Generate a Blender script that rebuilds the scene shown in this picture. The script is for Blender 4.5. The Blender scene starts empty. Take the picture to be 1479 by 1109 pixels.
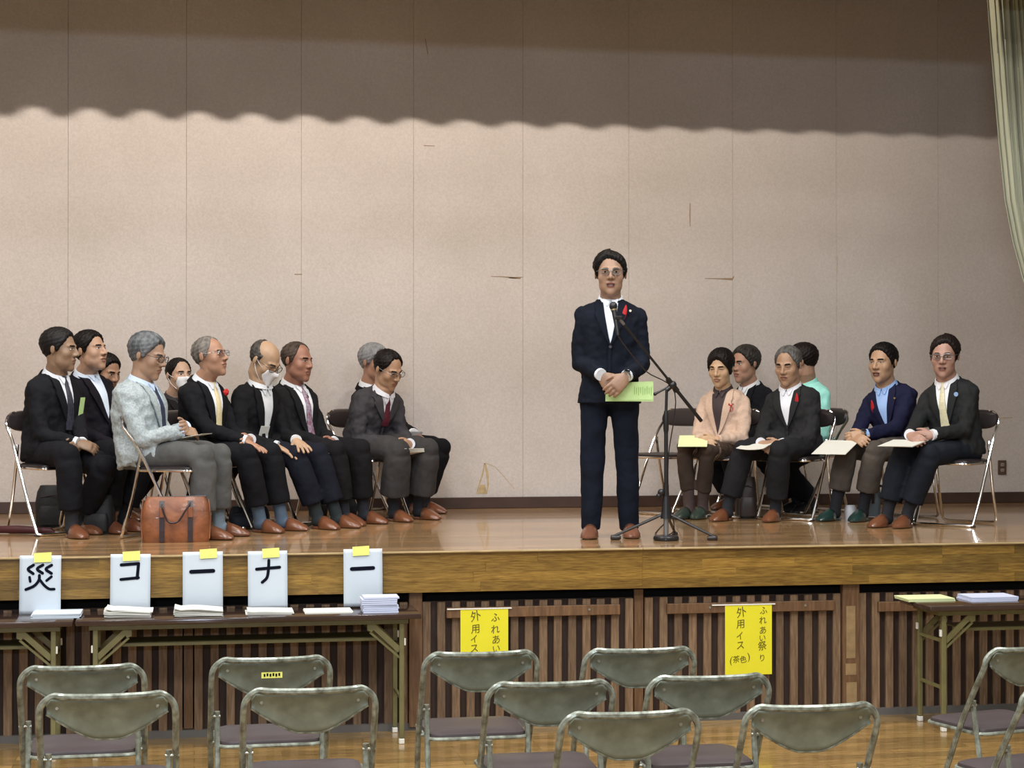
import bpy, bmesh, math, random
import numpy as np
from mathutils import Vector, Matrix
from mathutils.bvhtree import BVHTree
random.seed(7); rng = np.random.default_rng(7)
PI = math.pi
SC = bpy.context.scene
COL = SC.collection

# ------------------------------------------------------------------ camera
HC = 1.875           # camera height above the hall floor
STAGE = 1.0          # stage height
FPX = 2600.0
YAW = math.radians(10.0)
PITCH = math.atan(13.5 / FPX)
RC = Vector((math.cos(YAW), -math.sin(YAW), 0))
FC = Vector((math.sin(YAW), math.cos(YAW), 0))
CAM = Vector((0, 0, HC))
cd = bpy.data.cameras.new('camera'); cam = bpy.data.objects.new('camera', cd); COL.objects.link(cam)
cd.sensor_width = 36; cd.lens = 36 * FPX / 1479; cd.clip_end = 200
cam.location = CAM; cam.rotation_euler = (PI / 2 + PITCH, 0, -YAW)
SC.camera = cam
HOR = 568.0

def at_depth(px, py, Z):
    """world point seen at photo pixel (px,py) at distance Z along the viewing direction"""
    return CAM + RC * ((px - 739.5) / FPX * Z) + FC * Z + Vector((0, 0, (HOR - py) / FPX * Z))

def on_z(px, py, z):
    Z = FPX * (HC - z) / (py - HOR)
    p = at_depth(px, py, Z); p.z = z
    return p

def on_y(px, py, Y):
    d = RC * ((px - 739.5) / FPX) + FC
    Z = Y / d.y
    return at_depth(px, py, Z)

YF = 9.92            # front of the stage
YW = 13.54           # back wall of the stage

# ------------------------------------------------------------------ world, exposure, lights
w = bpy.data.worlds.new('world'); SC.world = w; w.use_nodes = True
w.node_tree.nodes['Background'].inputs[0].default_value = (0.9, 0.93, 1, 1)
w.node_tree.nodes['Background'].inputs[1].default_value = 0.05
vs = SC.view_settings
vs.view_transform = 'Standard'; vs.look = 'None'; vs.gamma = 1; vs.use_curve_mapping = False
vs.exposure = 0.02

def area(name, loc, target, sx, sy, power, color, spread=180):
    l = bpy.data.lights.new(name, 'AREA'); l.shape = 'RECTANGLE'; l.size = sx; l.size_y = sy
    l.energy = power; l.color = color; l.spread = math.radians(spread)
    o = bpy.data.objects.new(name, l); COL.objects.link(o); o.location = loc
    d = Vector(target) - Vector(loc)
    o.rotation_euler = d.to_track_quat('-Z', 'Y').to_euler()
    return o
# stage border lamps just behind the proscenium header; the pleated border curtain further upstage cuts them off the top of the wall
for i, X in enumerate([-4.35 + 1.6626 * k for k in range(7)]):
    area('stage_lamp', (X, 10.72, 5.42), (X * 0.95, YW, 2.6), 0.10, 0.035, (27, 34, 44, 48, 42, 38, 32)[i], (1.0, 0.90, 0.78))
# hall ceiling lamps (rows of tubes)
for X in (-3.2, 0.3, 3.8):
    for Y in (2.0, 5.0, 8.0):
        area('hall_lamp', (X, Y, 6.2), (X, Y, 0), 0.5, 1.6, 150 if Y < 8 else 130, (0.95, 0.98, 1.0))
# added cool fill behind the camera for the wall's upper band, no window built
area('upper_wall_fill', (-1.5, -3.6, 3.3), (1.0, YW, 3.9), 1.2, 0.25, 230, (0.72, 0.83, 1.0))

# ------------------------------------------------------------------ materials
def mat(name, color=(0.5, 0.5, 0.5), rough=0.6, metal=0.0, noise=0.0, nscale=20, bump=0.0, bscale=80, coat=0.0, spec=0.5,
        stretch=(1, 1, 1), color2=None, sheen=0.0):
    m = bpy.data.materials.new(name); m.use_nodes = True; nt = m.node_tree; b = nt.nodes['Principled BSDF']
    b.inputs['Base Color'].default_value = (*color, 1); b.inputs['Roughness'].default_value = rough
    b.inputs['Metallic'].default_value = metal; b.inputs['Coat Weight'].default_value = coat
    b.inputs['Specular IOR Level'].default_value = spec
    if sheen: b.inputs['Sheen Weight'].default_value = sheen
    if noise or bump:
        tc = nt.nodes.new('ShaderNodeTexCoord'); mp = nt.nodes.new('ShaderNodeMapping'); mp.inputs['Scale'].default_value = stretch
        nt.links.new(tc.outputs['Object'], mp.inputs['Vector'])
    if noise:
        n = nt.nodes.new('ShaderNodeTexNoise'); n.inputs['Scale'].default_value = nscale; n.inputs['Detail'].default_value = 5
        nt.links.new(mp.outputs['Vector'], n.inputs['Vector'])
        r = nt.nodes.new('ShaderNodeValToRGB'); c2 = color2 or tuple(c * (1 - noise) for c in color)
        r.color_ramp.elements[0].position = 0.32; r.color_ramp.elements[1].position = 0.68
        r.color_ramp.elements[0].color = (*c2, 1); r.color_ramp.elements[1].color = (*color, 1)
        nt.links.new(n.outputs['Fac'], r.inputs['Fac']); nt.links.new(r.outputs['Color'], b.inputs['Base Color'])
    if bump:
        n2 = nt.nodes.new('ShaderNodeTexNoise'); n2.inputs['Scale'].default_value = bscale; n2.inputs['Detail'].default_value = 3
        nt.links.new(mp.outputs['Vector'], n2.inputs['Vector'])
        bp = nt.nodes.new('ShaderNodeBump'); bp.inputs['Strength'].default_value = min(1, bump); bp.inputs['Distance'].default_value = 0.01
        nt.links.new(n2.outputs['Fac'], bp.inputs['Height']); nt.links.new(bp.outputs['Normal'], b.inputs['Normal'])
    return m

def wood_mat(name, ca, cb, cc, rough, coat, axis_scale, board=None, rnd=0.0, bump=0.12):
    """wood with grain along X; board=(length,width) adds boards by a brick texture seen in XY; rnd = per-object variation"""
    m = bpy.data.materials.new(name); m.use_nodes = True; nt = m.node_tree; b = nt.nodes['Principled BSDF']
    L = nt.links.new
    tc = nt.nodes.new('ShaderNodeTexCoord'); mp = nt.nodes.new('ShaderNodeMapping'); mp.inputs['Scale'].default_value = axis_scale
    L(tc.outputs['Object'], mp.inputs['Vector'])
    n = nt.nodes.new('ShaderNodeTexNoise'); n.inputs['Scale'].default_value = 6; n.inputs['Detail'].default_value = 8; n.inputs['Roughness'].default_value = 0.6
    vec = mp.outputs['Vector']
    if rnd:
        oi = nt.nodes.new('ShaderNodeObjectInfo'); ad = nt.nodes.new('ShaderNodeVectorMath'); ad.operation = 'MULTIPLY_ADD'
        ad.inputs[1].default_value = (37, 37, 37); L(oi.outputs['Random'], ad.inputs[0]); L(vec, ad.inputs[2]); vec = ad.outputs[0]
    L(vec, n.inputs['Vector'])
    r = nt.nodes.new('ShaderNodeValToRGB'); r.color_ramp.elements[0].position = 0.3; r.color_ramp.elements[1].position = 0.72
    r.color_ramp.elements[0].color = (*ca, 1); r.color_ramp.elements[1].color = (*cb, 1)
    e = r.color_ramp.elements.new(0.52); e.color = (*cc, 1)
    L(n.outputs['Fac'], r.inputs['Fac']); col = r.outputs['Color']
    if rnd:
        mr = nt.nodes.new('ShaderNodeMapRange'); mr.inputs[3].default_value = 1 - rnd; mr.inputs[4].default_value = 1 + rnd
        L(oi.outputs['Random'], mr.inputs[0])
        hv = nt.nodes.new('ShaderNodeHueSaturation'); L(mr.outputs[0], hv.inputs['Value']); L(col, hv.inputs['Color']); col = hv.outputs['Color']
    if board:
        bt = nt.nodes.new('ShaderNodeTexBrick'); bt.inputs['Scale'].default_value = 1; bt.inputs['Mortar Size'].default_value = 0.0015
        bt.inputs['Brick Width'].default_value = board[0]; bt.inputs['Row Height'].default_value = board[1]
        bt.inputs['Color1'].default_value = (0.6, 0.6, 0.58, 1); bt.inputs['Color2'].default_value = (1.12, 1.1, 1.06, 1); bt.inputs['Mortar'].default_value = (0.4, 0.35, 0.3, 1)
        bt.inputs['Bias'].default_value = 0.1
        L(tc.outputs['Object'], bt.inputs['Vector'])
        mx = nt.nodes.new('ShaderNodeMix'); mx.data_type = 'RGBA'; mx.blend_type = 'MULTIPLY'; mx.inputs[0].default_value = 1
        L(col, mx.inputs[6]); L(bt.outputs['Color'], mx.inputs[7]); col = mx.outputs[2]
    L(col, b.inputs['Base Color'])
    b.inputs['Roughness'].default_value = rough; b.inputs['Coat Weight'].default_value = coat; b.inputs['Coat Roughness'].default_value = 0.06
    if bump:
        bp = nt.nodes.new('ShaderNodeBump'); bp.inputs['Strength'].default_value = bump; bp.inputs['Distance'].default_value = 0.004
        L(n.outputs['Fac'], bp.inputs['Height']); L(bp.outputs['Normal'], b.inputs['Normal'])
    return m

M = {}
def wall_mat():
    m = bpy.data.materials.new('wall_cloth'); m.use_nodes = True; nt = m.node_tree; b = nt.nodes['Principled BSDF']; L = nt.links.new
    g = nt.nodes.new('ShaderNodeNewGeometry')
    n1 = nt.nodes.new('ShaderNodeTexNoise'); n1.inputs['Scale'].default_value = 1.3; n1.inputs['Detail'].default_value = 6
    n2 = nt.nodes.new('ShaderNodeTexNoise'); n2.inputs['Scale'].default_value = 70; n2.inputs['Detail'].default_value = 3
    L(g.outputs['Position'], n1.inputs['Vector']); L(g.outputs['Position'], n2.inputs['Vector'])
    r = nt.nodes.new('ShaderNodeValToRGB'); r.color_ramp.elements[0].position = 0.3; r.color_ramp.elements[1].position = 0.7
    r.color_ramp.elements[0].color = (0.60, 0.54, 0.495, 1); r.color_ramp.elements[1].color = (0.68, 0.615, 0.58, 1)
    L(n1.outputs['Fac'], r.inputs['Fac'])
    mx = nt.nodes.new('ShaderNodeMix'); mx.data_type = 'RGBA'; mx.blend_type = 'MULTIPLY'; mx.inputs[0].default_value = 0.28
    L(r.outputs['Color'], mx.inputs[6]); L(n2.outputs['Fac'], mx.inputs[7]); L(mx.outputs[2], b.inputs['Base Color'])
    b.inputs['Roughness'].default_value = 0.85; b.inputs['Specular IOR Level'].default_value = 0.2
    bp = nt.nodes.new('ShaderNodeBump'); bp.inputs['Strength'].default_value = 0.25; bp.inputs['Distance'].default_value = 0.004
    L(n2.outputs['Fac'], bp.inputs['Height']); L(bp.outputs['Normal'], b.inputs['Normal'])
    return m
M['wall'] = wall_mat()
M['hall_wall'] = mat('hall_plaster', (0.36, 0.335, 0.30), 0.8, noise=0.06, nscale=2)
M['ceil'] = mat('ceiling_board', (0.35, 0.33, 0.30), 0.9, noise=0.05, nscale=3)
M['base'] = mat('baseboard_paint', (0.055, 0.027, 0.018), 0.5, noise=0.25, nscale=9)
M['stage_floor'] = wood_mat('stage_boards', (0.30, 0.17, 0.075), (0.56, 0.36, 0.19), (0.43, 0.26, 0.125), 0.2, 0.55, (0.6, 9, 1), board=(1.8, 0.09), bump=0.04)
M['hall_floor'] = wood_mat('hall_boards', (0.20, 0.115, 0.036), (0.46, 0.29, 0.11), (0.33, 0.20, 0.07), 0.25, 0.45, (1.2, 10, 1), board=(0.9, 0.1), bump=0.05)
M['fascia'] = wood_mat('fascia_oak', (0.12, 0.058, 0.008), (0.34, 0.20, 0.042), (0.235, 0.13, 0.023), 0.4, 0.12, (1.8, 14, 22), rnd=0.36)
M['nosing'] = wood_mat('nosing_oak', (0.30, 0.2, 0.09), (0.55, 0.42, 0.22), (0.42, 0.3, 0.14), 0.3, 0.3, (1.5, 14, 14))
M['slat'] = wood_mat('slat_wood', (0.11, 0.062, 0.03), (0.26, 0.165, 0.092), (0.18, 0.108, 0.058), 0.6, 0.0, (14, 14, 1.3), rnd=0.22)
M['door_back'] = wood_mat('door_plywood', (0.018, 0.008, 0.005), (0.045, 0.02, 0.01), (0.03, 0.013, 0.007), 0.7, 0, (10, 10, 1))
M['stile'] = wood_mat('stile_wood', (0.10, 0.048, 0.02), (0.22, 0.115, 0.05), (0.15, 0.075, 0.032), 0.55, 0.05, (10, 10, 1.0), rnd=0.15)
M['void'] = mat('dark_recess', (0.008, 0.005, 0.004), 0.9)
M['khaki'] = mat('khaki_steel', (0.175, 0.155, 0.06), 0.45, noise=0.2, nscale=15)
M['table_top'] = mat('table_laminate', (0.055, 0.032, 0.024), 0.16, noise=0.3, nscale=8, coat=0.3, stretch=(0.5, 8, 1))
M['plastic_w'] = mat('white_plastic', (0.8, 0.78, 0.7), 0.4)
M['paper'] = mat('white_paper', (0.58, 0.64, 0.70), 0.75, noise=0.04, nscale=5)
M['paper_warm'] = mat('cream_paper', (0.68, 0.67, 0.60), 0.75)
M['paper_blue'] = mat('bluish_paper', (0.6, 0.64, 0.8), 0.75)
M['paper_green'] = mat('green_paper', (0.52, 0.72, 0.30), 0.75, noise=0.05, nscale=40)
M['paper_lime'] = mat('pale_lime_paper', (0.72, 0.78, 0.42), 0.75)
M['yellow'] = mat('yellow_paper', (0.82, 0.74, 0.02), 0.7, noise=0.05, nscale=6)
M['tape'] = mat('yellow_tape', (0.86, 0.85, 0.18), 0.5)
M['ink'] = mat('black_ink', (0.004, 0.005, 0.012), 0.9, spec=0.1)
M['pen'] = mat('brown_black_pen', (0.10, 0.075, 0.01), 0.6)
M['steel_old'] = mat('worn_green_enamel', (0.245, 0.28, 0.225), 0.45, noise=0.35, nscale=14, bump=0.06, bscale=14, metal=0.1, color2=(0.15, 0.17, 0.13))
M['tube_old'] = mat('chipped_green_tube', (0.36, 0.39, 0.32), 0.3, noise=0.6, nscale=34, metal=0.3, color2=(0.12, 0.12, 0.09))
M['vinyl'] = mat('brown_vinyl', (0.075, 0.058, 0.06), 0.38, noise=0.15, nscale=6)
M['vinyl_dark'] = mat('dark_vinyl', (0.022, 0.016, 0.016), 0.35)
M['chrome'] = mat('chrome_tube', (0.78, 0.76, 0.74), 0.14, metal=1.0)
M['rivet'] = mat('dull_rivet', (0.4, 0.4, 0.34), 0.35, metal=0.7)
M['black_metal'] = mat('black_metal', (0.012, 0.011, 0.012), 0.35)
M['grey_metal'] = mat('grey_metal', (0.30, 0.31, 0.33), 0.3, metal=0.8)
M['brown_plastic'] = mat('brown_outlet', (0.09, 0.05, 0.03), 0.4)
M['outlet_face'] = mat('outlet_face', (0.3, 0.26, 0.22), 0.4)
M['curtain'] = mat('curtain_cloth', (0.34, 0.34, 0.235), 0.85, noise=0.1, nscale=14, sheen=0.3, stretch=(1, 1, .1))
M['border'] = mat('border_cloth', (0.25, 0.2, 0.12), 0.9)

# ------------------------------------------------------------------ mesh helpers
def tag(o, label=None, cat=None, group=None, kind=None):
    if label: o['label'] = label
    if cat: o['category'] = cat
    if group: o['group'] = group
    if kind: o['kind'] = kind
    return o

def empty(name, loc=(0, 0, 0), rz=0, **k):
    o = bpy.data.objects.new(name, None); COL.objects.link(o); o.location = loc; o.rotation_euler = (0, 0, rz); o.empty_display_size = 0.1
    return tag(o, **k)

class MB:
    def __init__(s): s.v = []; s.f = []
    def add(s, vs, fs):
        b = len(s.v); s.v += [tuple(v) for v in vs]; s.f += [tuple(i + b for i in f) for f in fs]; return s
    def box(s, c, size, rot=None, ch=0.0):
        c = Vector(c); x, y, z = (a / 2 for a in size)
        if ch <= 0:
            vs = [Vector((i * x, j * y, k * z)) for k in (-1, 1) for j in (-1, 1) for i in (-1, 1)]
            fs = [(0, 2, 3, 1), (4, 5, 7, 6), (0, 1, 5, 4), (1, 3, 7, 5), (3, 2, 6, 7), (2, 0, 4, 6)]
        else:
            bm = bmesh.new(); bmesh.ops.create_cube(bm, size=1)
            for v in bm.verts: v.co = Vector((v.co.x * size[0], v.co.y * size[1], v.co.z * size[2]))
            bmesh.ops.bevel(bm, geom=bm.edges[:], offset=ch, segments=2 if ch > 0.004 else 1, profile=0.5, affect='EDGES')
            bm.verts.index_update(); vs = [v.co.copy() for v in bm.verts]; fs = [tuple(v.index for v in f.verts) for f in bm.faces]; bm.free()
        if rot is not None: vs = [rot @ v for v in vs]
        return s.add([v + c for v in vs], fs)
    def bar(s, a, b, wdt, hgt, up=(0, 0, 1), ch=0.0):
        a = Vector(a); b = Vector(b); d = (b - a); L = d.length; d.normalize(); up = Vector(up)
        x = d.cross(up)
        if x.length < 1e-4: x = d.cross(Vector((0, 1, 0)))
        x.normalize(); z = x.cross(d)
        R = Matrix((x, d, z)).transposed()
        return s.box((a + b) / 2, (wdt, L, hgt), R, ch)
    def tube(s, pts, r, n=8, cap=True, flat=None, closed=False):
        pts = [Vector(p) for p in pts]; N = len(pts)
        if not hasattr(r, '__len__'): r = [r] * N
        t0 = (pts[1] - pts[0]).normalized(); ref = Vector((0, 0, 1)) if abs(t0.z) < 0.9 else Vector((0, 1, 0))
        u = t0.cross(ref).normalized(); vs = []; fs = []
        for i, p in enumerate(pts):
            if closed: t = (pts[(i + 1) % N] - pts[i - 1]).normalized()
            elif i == 0: t = t0
            elif i == N - 1: t = (pts[-1] - pts[-2]).normalized()
            else: t = ((pts[i + 1] - p).normalized() + (p - pts[i - 1]).normalized())
            if t.length < 1e-6: t = t0
            t.normalize(); u = (u - t * u.dot(t)).normalized(); w_ = t.cross(u)
            fl = 1 if flat is None else flat[i] if hasattr(flat, '__len__') else flat
            for k in range(n):
                a = 2 * PI * k / n; vs.append(p + u * (math.cos(a) * r[i]) + w_ * (math.sin(a) * r[i] * fl))
        rng_ = N if closed else N - 1
        for i in range(rng_):
            j = (i + 1) % N
            for k in range(n):
                fs.append((i * n + k, i * n + (k + 1) % n, j * n + (k + 1) % n, j * n + k))
        if cap and not closed: fs += [tuple(range(n - 1, -1, -1)), tuple((N - 1) * n + k for k in range(n))]
        return s.add(vs, fs)
    def rings(s, rings, cap=True):
        n = len(rings[0]); vs = [p for r in rings for p in r]; fs = []
        for i in range(len(rings) - 1):
            for k in range(n): fs.append((i * n + k, i * n + (k + 1) % n, (i + 1) * n + (k + 1) % n, (i + 1) * n + k))
        if cap: fs += [tuple(range(n - 1, -1, -1)), tuple((len(rings) - 1) * n + k for k in range(n))]
        return s.add(vs, fs)
    def prism(s, poly, a, b):
        """poly: list of points (Vector) ; extruded from offset a to offset b (vectors)"""
        n = len(poly); a = Vector(a); b = Vector(b); vs = [Vector(p) + a for p in poly] + [Vector(p) + b for p in poly]
        fs = [tuple(range(n - 1, -1, -1)), tuple(range(n, 2 * n))] + [(i, (i + 1) % n, (i + 1) % n + n, i + n) for i in range(n)]
        return s.add(vs, fs)
    def cyl(s, a, b, r, n=12): return s.tube([a, b], r, n)
    def mesh(s, name, off=None, smooth=False):
        me = bpy.data.meshes.new(name); vs = s.v if off is None else [(v[0] - off[0], v[1] - off[1], v[2] - off[2]) for v in s.v]
        me.from_pydata(vs, [], s.f); me.update()
        bm = bmesh.new(); bm.from_mesh(me); bmesh.ops.recalc_face_normals(bm, faces=bm.faces[:]); bm.to_mesh(me); bm.free()
        if smooth: smooth_mesh(me)
        return me
    def build(s, name, m, parent=None, smooth=False, loc=None, **k):
        """verts are in the parent's local space (or local to loc when top-level)"""
        me = s.mesh(name, smooth=smooth); me.materials.append(m)
        o = bpy.data.objects.new(name, me); COL.objects.link(o)
        if parent: o.parent = parent
        if loc is not None: o.location = loc
        return tag(o, **k)

def smooth_mesh(me, ang=40):
    me.polygons.foreach_set('use_smooth', [True] * len(me.polygons))
    if ang < 180:
        bm = bmesh.new(); bm.from_mesh(me); c = math.radians(ang)
        for e in bm.edges:
            if len(e.link_faces) == 2 and e.calc_face_angle(0) > c: e.smooth = False
        bm.to_mesh(me); bm.free()

def arc(c, r, a0, a1, n, ax=Vector((1, 0, 0)), ay=Vector((0, 0, 1))):
    return [Vector(c) + ax * (r * math.cos(a0 + (a1 - a0) * i / n)) + ay * (r * math.sin(a0 + (a1 - a0) * i / n)) for i in range(n + 1)]

def smooth_path(pts, per=5):
    """Catmull-Rom"""
    P = [Vector(p) for p in pts]; P = [P[0] * 2 - P[1]] + P + [P[-1] * 2 - P[-2]]; out = []
    for i in range(1, len(P) - 2):
        for j in range(per):
            t = j / per; a, b, c, d = P[i - 1], P[i], P[i + 1], P[i + 2]
            out.append(0.5 * ((2 * b) + (c - a) * t + (2 * a - 5 * b + 4 * c - d) * t * t + (3 * b - a - 3 * c + d) * t ** 3))
    out.append(P[-2]); return out

def copy_tree(o, parent=None):
    c = o.copy(); COL.objects.link(c)
    if parent: c.parent = parent
    for ch in o.children: copy_tree(ch, c)
    return c

# ------------------------------------------------------------------ structure
XL, XR = -6.2, 8.6
def struct(mb, name, m, **k): return mb.build(name, m, kind='structure', **k)
struct(MB().box((1.2, 3.0, -0.05), (14.8, 14.3, 0.1)), 'floor', M['hall_floor'])
stage = struct(MB().box((1.2, (YF + 0.022 + YW + 0.3) / 2, STAGE - 0.03), (14.8, YW - YF + 0.278, 0.06)), 'stage_floor', M['stage_floor'])
wb = empty('wall_back', (0, YW, 0), kind='structure')
# wall boards with narrow joints between them
jx = [on_y(x, 400, YW).x for x in (98, 269, 435, 597, 755, 908, 1058, 1208, 1355)]
st = (jx[-1] - jx[0]) / 8
edges = [jx[0] - st * k for k in (4, 3, 2, 1)] + jx + [jx[-1] + st * k for k in range(1, 7)]
edges = [e for e in edges if XL < e < XR]; edges = [XL] + edges + [XR]
struct(MB().box((1.2, YW + 0.08, 3.4), (14.8, 0.12, 6.6)), 'wall_backing', M['wall'])
for a, b in zip(edges, edges[1:]):
    MB().box(((a + b) / 2, 0.006, 3.6), (b - a - 0.0016, 0.022, 5.2), ch=0.0006).build('panel', M['wall'], wb)
# marks and scuffs on the wall boards
sc = mat('wall_scuff', (0.30, 0.2, 0.12), 0.8); scl = mat('wall_stain', (0.56, 0.42, 0.22), 0.8, noise=0.3, nscale=30)
def scuff(pts, r, m, nm='scuff'):
    P = [on_y(x, y, YW - 0.006) for x, y in pts]; rs = r if hasattr(r, '__len__') else [r] * len(P)
    vs = []; 
    for i, p in enumerate(P):
        d = (P[min(i + 1, len(P) - 1)] - P[max(i - 1, 0)]).normalized(); nrm = Vector((d.z, 0, -d.x))
        vs += [p + nrm * rs[i], p - nrm * rs[i]]
    fs = [(2 * i, 2 * i + 2, 2 * i + 3, 2 * i + 1) for i in range(len(P) - 1)]
    mb = MB().add([Vector((v.x, 0, v.z)) + Vector((0, -0.0065, 0)) for v in vs] + [Vector((v.x, 0, v.z)) + Vector((0, -0.0045, 0)) for v in vs], fs + [tuple(i + len(vs) for i in f[::-1]) for f in fs])
    mb.build(nm, m, wb)
scuff([(709, 399), (725, 399.5), (742, 401), (755, 400)], [.002, .003, .006, .002], sc)
scuff([(735, 401), (752, 402)], [.004, .004], sc)
scuff([(1018, 402), (1040, 402.5), (1058, 403), (1060, 399)], [.002, .004, .009, .004], sc)
scuff([(997, 293), (996.5, 310), (997, 327)], [.003, .004, .002], sc)
scuff([(1210, 370), (1209, 395)], [.002, .002], scl)
scuff([(614, 55), (618, 78)], [.003, .003], sc)
scuff([(612, 210), (628, 210.5)], [.003, .002], sc)
scuff([(425, 396), (436, 396)], [.003, .003], sc)
scuff([(700, 669), (697, 685), (692, 700), (689, 713)], [.003, .006, .004, .006], scl, 'stain')
scuff([(700.5, 669), (704, 685), (705, 700), (703, 713)], [.006, .01, .006, .003], scl, 'stain')
scuff([(697, 700), (697, 713)], [.02, .034], scl, 'stain')
scuff([(702, 669), (715, 674), (728, 688), (743, 706)], [.002, .002, .002, .002], scl, 'stain')
scuff([(1427, 603), (1440, 604), (1462, 603)], [.003, .004, .003], scl)
struct(MB().box((1.2, YW - 0.018, STAGE + 0.0425), (14.8, 0.03, 0.085), ch=0.004), 'baseboard_back', M['base'])
struct(MB().box((XL - 0.05, 5.3, 3.3), (0.1, 16.9, 6.8)), 'wall_left', M['hall_wall'])
struct(MB().box((XR + 0.05, 5.3, 3.3), (0.1, 16.9, 6.8)), 'wall_right', M['hall_wall'])
struct(MB().box((1.2, -4.1, 3.3), (14.8, 0.1, 6.8)), 'wall_front', M['hall_wall'])
struct(MB().box((1.2, 4.7, 6.75), (15, 17.9, 0.1)), 'ceiling', M['ceil'])
struct(MB().box((1.2, YF + 0.2, 5.5), (14.8, 0.2, 2.44)), 'wall_header', M['hall_wall'])

# front of the stage: dark carcass, fascia of laminated oak staves, storage doors with slats
zf0 = on_y(739, 853, YF).z            # bottom of the fascia
struct(MB().box((1.2, YF + 0.25, (STAGE - 0.06) / 2), (14.8, 0.06, STAGE - 0.06)), 'wall_stage_front', M['void'])
fas = empty('trim_fascia', (0, YF, 0), kind='structure')
MB().box((1.2, 0.03, (STAGE - 0.012 + zf0) / 2), (14.8, 0.012, STAGE - 0.016 - zf0)).build('backing', M['void'], fas)
zt = STAGE - 0.0115; rows = 4; rh = (zt - zf0) / rows
xsplit = on_y(928, 820, YF).x
for r_ in range(rows):
    x = -3.4 - random.random() * 0.4
    while x < 4.9:
        Ln = random.choice((0.35, 0.45, 0.55, 0.7, 0.9)); x2 = min(x + Ln, 5.0)
        if x < xsplit - 0.05 < x2 + 0.04: x2 = xsplit
        g = 0.0016 if abs(x2 - xsplit) < 1e-6 else 0.0003
        th = 0.018 + random.random() * 0.0012
        MB().box(((x + x2) / 2, 0.002 + (0.018 - th) + th / 2, zf0 + rh * (r_ + 0.5)), (x2 - x - g, th, rh - 0.0006)).build('stave', M['fascia'], fas)
        x = x2
struct(MB().box((xsplit / 2 - 1.9, YF + 0.004, STAGE - 0.0055), (xsplit + 3.8 - 0.002, 0.045, 0.011), ch=0.003), 'trim_nosing', M['nosing'])
struct(MB().box((xsplit / 2 + 2.5, YF + 0.004, STAGE - 0.0055), (5.0 - xsplit - 0.002, 0.045, 0.011), ch=0.003), 'trim_nosing', M['nosing'])
YS = YF + 0.07
zs1 = on_y(739, 866, YS).z; zs0 = on_y(739, 1046, YS).z
struct(MB().box((1.2, YS + 0.03, 0.02), (14.8, 0.10, 0.04)), 'trim_toe', mat('toe_kick', (0.11, 0.1, 0.09), 0.6))
def sx(px): return on_y(px, 950, YS).x
# pillars between pairs of doors
for px0, px1 in ((590, 609), (1214, 1238)):
    a, b = sx(px0), sx(px1)
    MB().box(((a + b) / 2, YS - 0.01, (zs1 + 0.06) / 2 + 0.01), (b - a, 0.05, zs1 + 0.04), ch=0.002).build('trim_pillar', M['stile'], kind='structure')
a = sx(1222); b = sx(1237)   # worn lighter patches where tape was pulled off
wp = mat('worn_patch', (0.34, 0.22, 0.10), 0.6, noise=0.3, nscale=20)
for (p0, p1, q0, q1) in ((1221, 958, 1236, 974), (1222, 985, 1237, 1020), (1222, 875, 1235, 950)):
    A = on_y(p0, p1, YS - 0.035); B = on_y(q0, q1, YS - 0.035)
    MB().box(((A.x + B.x) / 2, YS - 0.0355, (A.z + B.z) / 2), (B.x - A.x, 0.002, A.z - B.z)).build('trim_worn_patch', wp, kind='structure')
doors = [(-50 - 300, -52, None), (-40, 264, None), (281, 589, None), (610, 914, (645, 895, 884)), (931, 1213, (963, 1205, 878)), (1239, 1520, (1268, 1490, 875))]
door_lab = ['slatted brown storage door under the stage beyond the left edge', 'slatted brown storage door behind the left end of the tables',
            'slatted brown storage door behind the right half of the left table', 'slatted brown storage door with the yellow sign reading down four rows, left of the middle meeting strip',
            'slatted brown storage door with the longer yellow sign, between meeting strip and pillar', 'slatted brown storage door behind the right-hand table']
for di, (p0, p1, rail) in enumerate(doors):
    a, b = sx(p0), sx(p1)
    d = empty('door_%d' % (di + 1), ((a + b) / 2, YS, 0), kind='structure'); d['label'] = door_lab[di]
    cx = (a + b) / 2
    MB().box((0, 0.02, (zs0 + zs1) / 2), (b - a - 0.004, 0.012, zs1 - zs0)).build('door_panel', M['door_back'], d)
    n = int(round((b - a) / 0.0885)); pitch = (b - a - 0.046) / n
    me = MB().box((0, 0, 0), (0.046, 0.026, zs1 - zs0 - 0.004), ch=0.0025).mesh('slat')
    me.materials.append(M['slat'])
    for i in range(n + 1):
        o = bpy.data.objects.new('slat', me); COL.objects.link(o); o.parent = d
        o.location = (-(b - a) / 2 + 0.023 + i * pitch, 0.001, (zs0 + zs1) / 2 + random.uniform(-.002, .002))
    if rail:
        ra, rb = on_y(rail[0], rail[2], YS - 0.03), on_y(rail[1], rail[2], YS - 0.03)
        MB().box(((ra.x + rb.x) / 2 - cx, -0.027, ra.z - 0.004), (rb.x - ra.x, 0.028, 0.058), ch=0.003).build('door_rail', M['stile'], d)
        for fx in (0.25, 0.82):
            MB().cyl((ra.x + (rb.x - ra.x) * fx - cx, -0.0435, ra.z), (ra.x + (rb.x - ra.x) * fx - cx, -0.040, ra.z), 0.007).build('screw', M['rivet'], d)
for px0, px1 in ((266, 279), (916, 929)):
    a, b = sx(px0), sx(px1)
    MB().box(((a + b) / 2, YS + 0.012, (zs1 + 0.05) / 2 + 0.02), (b - a, 0.02, zs1 + 0.0)).build('trim_meeting_strip', M['stile'], kind='structure')

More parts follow.
